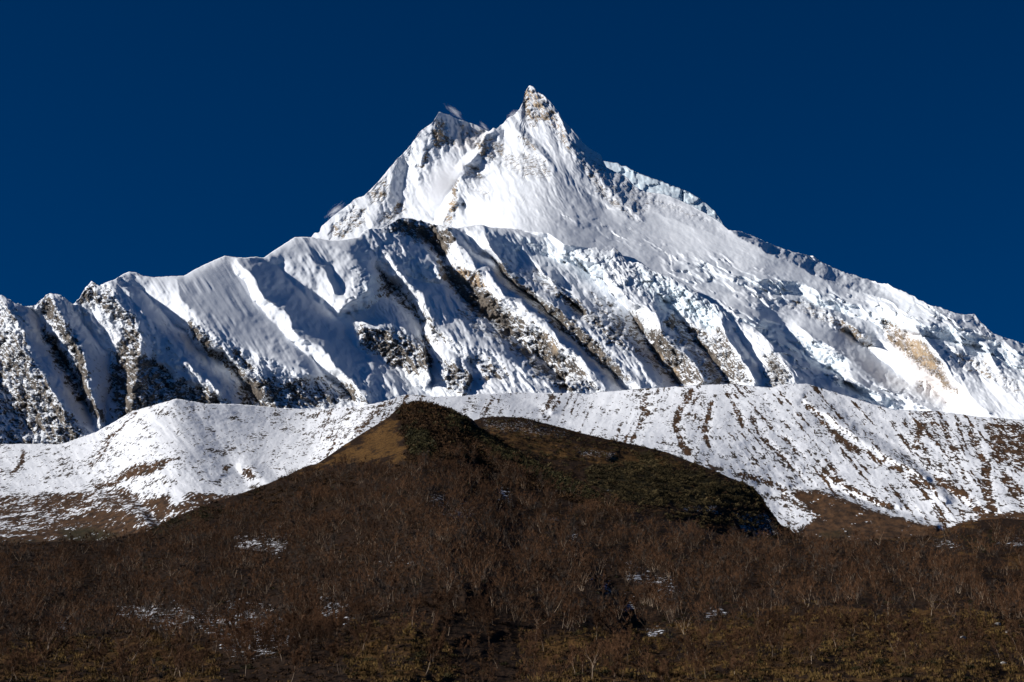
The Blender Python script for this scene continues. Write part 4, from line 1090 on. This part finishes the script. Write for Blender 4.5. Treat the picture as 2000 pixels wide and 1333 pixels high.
for j in vis:
    if bush0 is None:
        bush0 = bpy.data.objects.new('evergreen_bush', gm_me[0]); b = bush0
        b['label'] = 'low dark green evergreen bush in the dry grass among the birches'; b['category'] = 'bush'; b['group'] = 'green bushes on the lower slope'
    else:
        b = bush0.copy(); b.data = gm_me[g.randrange(4)]
    COL.objects.link(b)
    b.location = tuple(sQ[j]); b.rotation_euler = (0, 0, g.uniform(0, 6.28)); k = g.uniform(.8, 1.7); b.scale = (k, k, k * g.uniform(.7, 1))

# dry grass
dens_g = inb * (eD > 380) * 0.30 * smooth(0.3, 0.7, eA['grass'] + 0.5 * fbm(ePX / 30, ePY / 14, 3, .5, 150)) * smooth(1140, 1180, ePY)
gQ, gPX, gPY = scatter(E, dens_g, 23)
n = len(gQ); print('tufts', n)
stuff('dry_grass', [[(*tuft(400 + i, .75, 26), 0)] for i in range(5)], gQ, rg.uniform(0, 6.28, n), rg.uniform(.5, 1.6, n), rg.integers(0, 5, n), [M_TUSSOCK], 'tufts of dry yellow grass on the lower slope', 'grass')

# dwarf shrubs on the shoulder behind
dPX, dPY, dD, dP, dA = Dd
x, y = warp(dPX, dPY, 8, 25, 160)
gD = np.zeros(dPX.shape)
for p, v in GREEN_D:
    gD = np.maximum(gD, v * area(x, y, p, 8))
Q, qx, qy = scatter(Dd, 0.07 * gD * smooth(-.3, .2, fbm(dPX / 20, dPY / 9, 3, .5, 161)) + 0.004, 24)
n = len(Q); print('shoulder', n)
stuff('dwarf_shrubs', mounds_g, Q, rg.uniform(0, 6.28, n), rg.uniform(1.0, 4.2, n), rg.integers(0, 5, n), [M_HEATH], 'dark olive dwarf shrubs covering the brown shoulder', 'shrubs')

Q, qx, qy = scatter(Dd, 0.022 * (1 - np.clip(dA['grass'], 0, 0.9)) * (1 - gD) + 0.002, 25)
n = len(Q)
stuff('heather', mounds_b, Q, rg.uniform(0, 6.28, n), rg.uniform(1.0, 2.6, n), rg.integers(0, 5, n), [M_SCRUB], 'low brown heath scrub on the shoulder behind the wooded hill', 'scrub')

# single trees that stand out
def on_hill(px, py):
    c = int(np.argmin(np.abs(ePX[0] - px))); r_ = int(np.argmin(np.abs(ePY[:, c] - py)))
    return tuple(eP[r_, c])
SPECIAL = [((256, 1292), 9.0, 2, .3, .8, 'pale twisted birch with a bent side branch, brightest tree of the lower left slope', M_BARK), ((499, 1250), 9.5, 1, .05, .8, 'bare birch with a forked flat crown on the snow patch of the lower left slope', M_BARK),
    ((1202, 1236), 7.0, 2, .7, .35, 'dark leafless forked tree leaning low over the grass', M_DARKBARK), ((1158, 1330), 8.5, 1, .25, .6, 'pale crooked birch with a kinked trunk at the bottom edge', M_BARK), ((1048, 1250), 7.5, 1, .03, .7, 'small pale birch with an open crown beside the dark forked tree', M_BARK),
    ((1795, 1138), 7.0, 3, .25, .6, 'bright bare birch with a fan of white limbs in the brown wood', M_BARK), ((1835, 1140), 7.5, 4, .25, .6, 'bright bare birch, right of the two white-limbed trees in the brown wood', M_BARK), ((1820, 1205), 8.5, 1, .05, .7, 'pale birch with upswept limbs standing alone above the grassy ridge', M_BARK),
    ((92, 1272), 7.5, 2, .1, .6, 'pale birch with a short trunk in the leftmost brown clearing', M_BARK)]
for i, (pp, h, stems, lean, spread, lab, mb) in enumerate(SPECIAL):
    tv, tf, cv_, cf = birch(500 + i, h, stems, lean, 150, 0.024, spread, 0.2)
    mt = mesh_from('trunk', tv, tf); mt.materials.append(mb)
    mc = mesh_from('crown', cv_, cf); mc.materials.append(M_TWIG)
    plant('birch_tree', mt, mc, on_hill(*pp), 0.6 * i, 1.0, lab, 'tree')

# pale boulders
def boulder(px, py, r, seed, label):
    import bmesh
    bm = bmesh.new(); bmesh.ops.create_icosphere(bm, subdivisions=3, radius=1)
    rr = np.random.default_rng(seed)
    pl_ = rr.normal(0, 1, (9, 3)); pl_ /= np.linalg.norm(pl_, axis=1)[:, None]; off = rr.uniform(.55, .85, 9)
    for v in bm.verts:
        c = np.array(v.co)
        for q, o_ in zip(pl_, off):
            k = c @ q
            if k > o_:
                c = c - q * (k - o_)
        v.co = c * np.array([1.25, 1.0, .75])
    me = bpy.data.meshes.new('boulder'); bm.to_mesh(me); bm.free(); me.materials.append(M_STONE)
    o = bpy.data.objects.new('boulder', me); COL.objects.link(o)
    p = on_hill(px, py); o.location = (p[0], p[1], p[2] + .3 * r); o.scale = (r, r, r)
    o['label'] = label; o['category'] = 'boulder'
boulder(1960, 1300, 0.8, 1, 'whitest boulder in the brown scrub below the grassy ridge')
boulder(1969, 1237, 0.7, 2, 'small pale boulder on the crest of the grassy ridge')
boulder(1949, 1222, 0.9, 3, 'grey boulder on the grassy ridge, higher up than the small pale one')
boulder(1881, 1247, 0.7, 4, 'pale boulder among thin birches beneath the grassy ridge')

# ------------------------------------------------------------------ wisps of blown snow at the summit
def wisp_material(name, dens, scale, thr, stretch):
    m = bpy.data.materials.new(name); m.use_nodes = True
    nt = m.node_tree; nt.nodes.clear()
    n = N(nt)
    out = n.new('ShaderNodeOutputMaterial'); pv = n.new('ShaderNodeVolumePrincipled')
    pv.inputs['Color'].default_value = (0.95, 0.95, 0.97, 1); pv.inputs['Anisotropy'].default_value = 0.2
    ob = n.new('ShaderNodeTexCoord').outputs['Object']
    ln = n.new('ShaderNodeVectorMath', operation='LENGTH'); n.link(ob, ln.inputs[0])
    fall = n.math('SUBTRACT', 1.0, ln.outputs['Value'], clamp=True)
    rnd = n.new('ShaderNodeObjectInfo').outputs['Random']
    vv = n.new('ShaderNodeVectorMath', operation='ADD'); n.link(n.mapping(ob, stretch), vv.inputs[0])
    n.link(n.math('MULTIPLY', rnd, 40.0), vv.inputs[1])
    nz = n.noise(vv.outputs[0], scale, 7, 0.66, 1.6)
    q = n.math('ADD', n.math('MULTIPLY', nz, 1.0), n.math('MULTIPLY', fall, 0.45))
    d = n.math('MULTIPLY', n.math('MULTIPLY', n.step(q, thr, thr + 0.25), fall), dens)
    n.link(d, pv.inputs['Density']); n.link(pv.outputs[0], out.inputs['Volume'])
    return m
M_WISP = wisp_material('blown_snow', 0.045, 1.7, 0.72, (1, 1, 2.0))
M_SPIN = wisp_material('avalanche_snow', 0.022, 1.6, 0.50, (1, 1, 0.8))
def wisp(name, px, py, D, rx, rz, ry, rot, m, label, cat, kind=None):
    import bmesh
    bm = bmesh.new(); bmesh.ops.create_icosphere(bm, subdivisions=3, radius=1)
    me = bpy.data.meshes.new(name); bm.to_mesh(me); bm.free(); me.materials.append(m)
    o = bpy.data.objects.new(name, me); COL.objects.link(o)
    o.location = place(np.array(float(px)), np.array(float(py)), np.array(float(D)))
    s = D / FPX
    o.scale = (rx * s, ry * s, rz * s); o.rotation_euler = (0, math.radians(rot), 0)
    if kind:
        o['kind'] = kind
    o['label'] = label; o['category'] = cat
    return o
G = 'wisps of blown snow at the summit'
for a in [(888, 220, 9100, 46, 15, 22, 38, 'thin white wisp of cloud rising behind the left peak'), (946, 248, 9200, 32, 10, 14, 45, 'small white wisp of cloud in the gap between the two peaks'),
          (1000, 224, 9250, 30, 12, 14, -40, 'faint grey wisp of cloud against the left edge of the main summit'), (655, 411, 8450, 48, 14, 22, -40, 'white wisp of cloud beside the lower left ridge of the peak')]:
    w = wisp('cloud_wisp', *a[:7], M_WISP, a[7], 'cloud'); w['group'] = G
wisp('spindrift', 868, 365, 8330, 62, 92, 40, 22, M_SPIN, 'pale veil of avalanche snow dust hanging in the gully under the left peak', 'snow cloud', 'stuff')
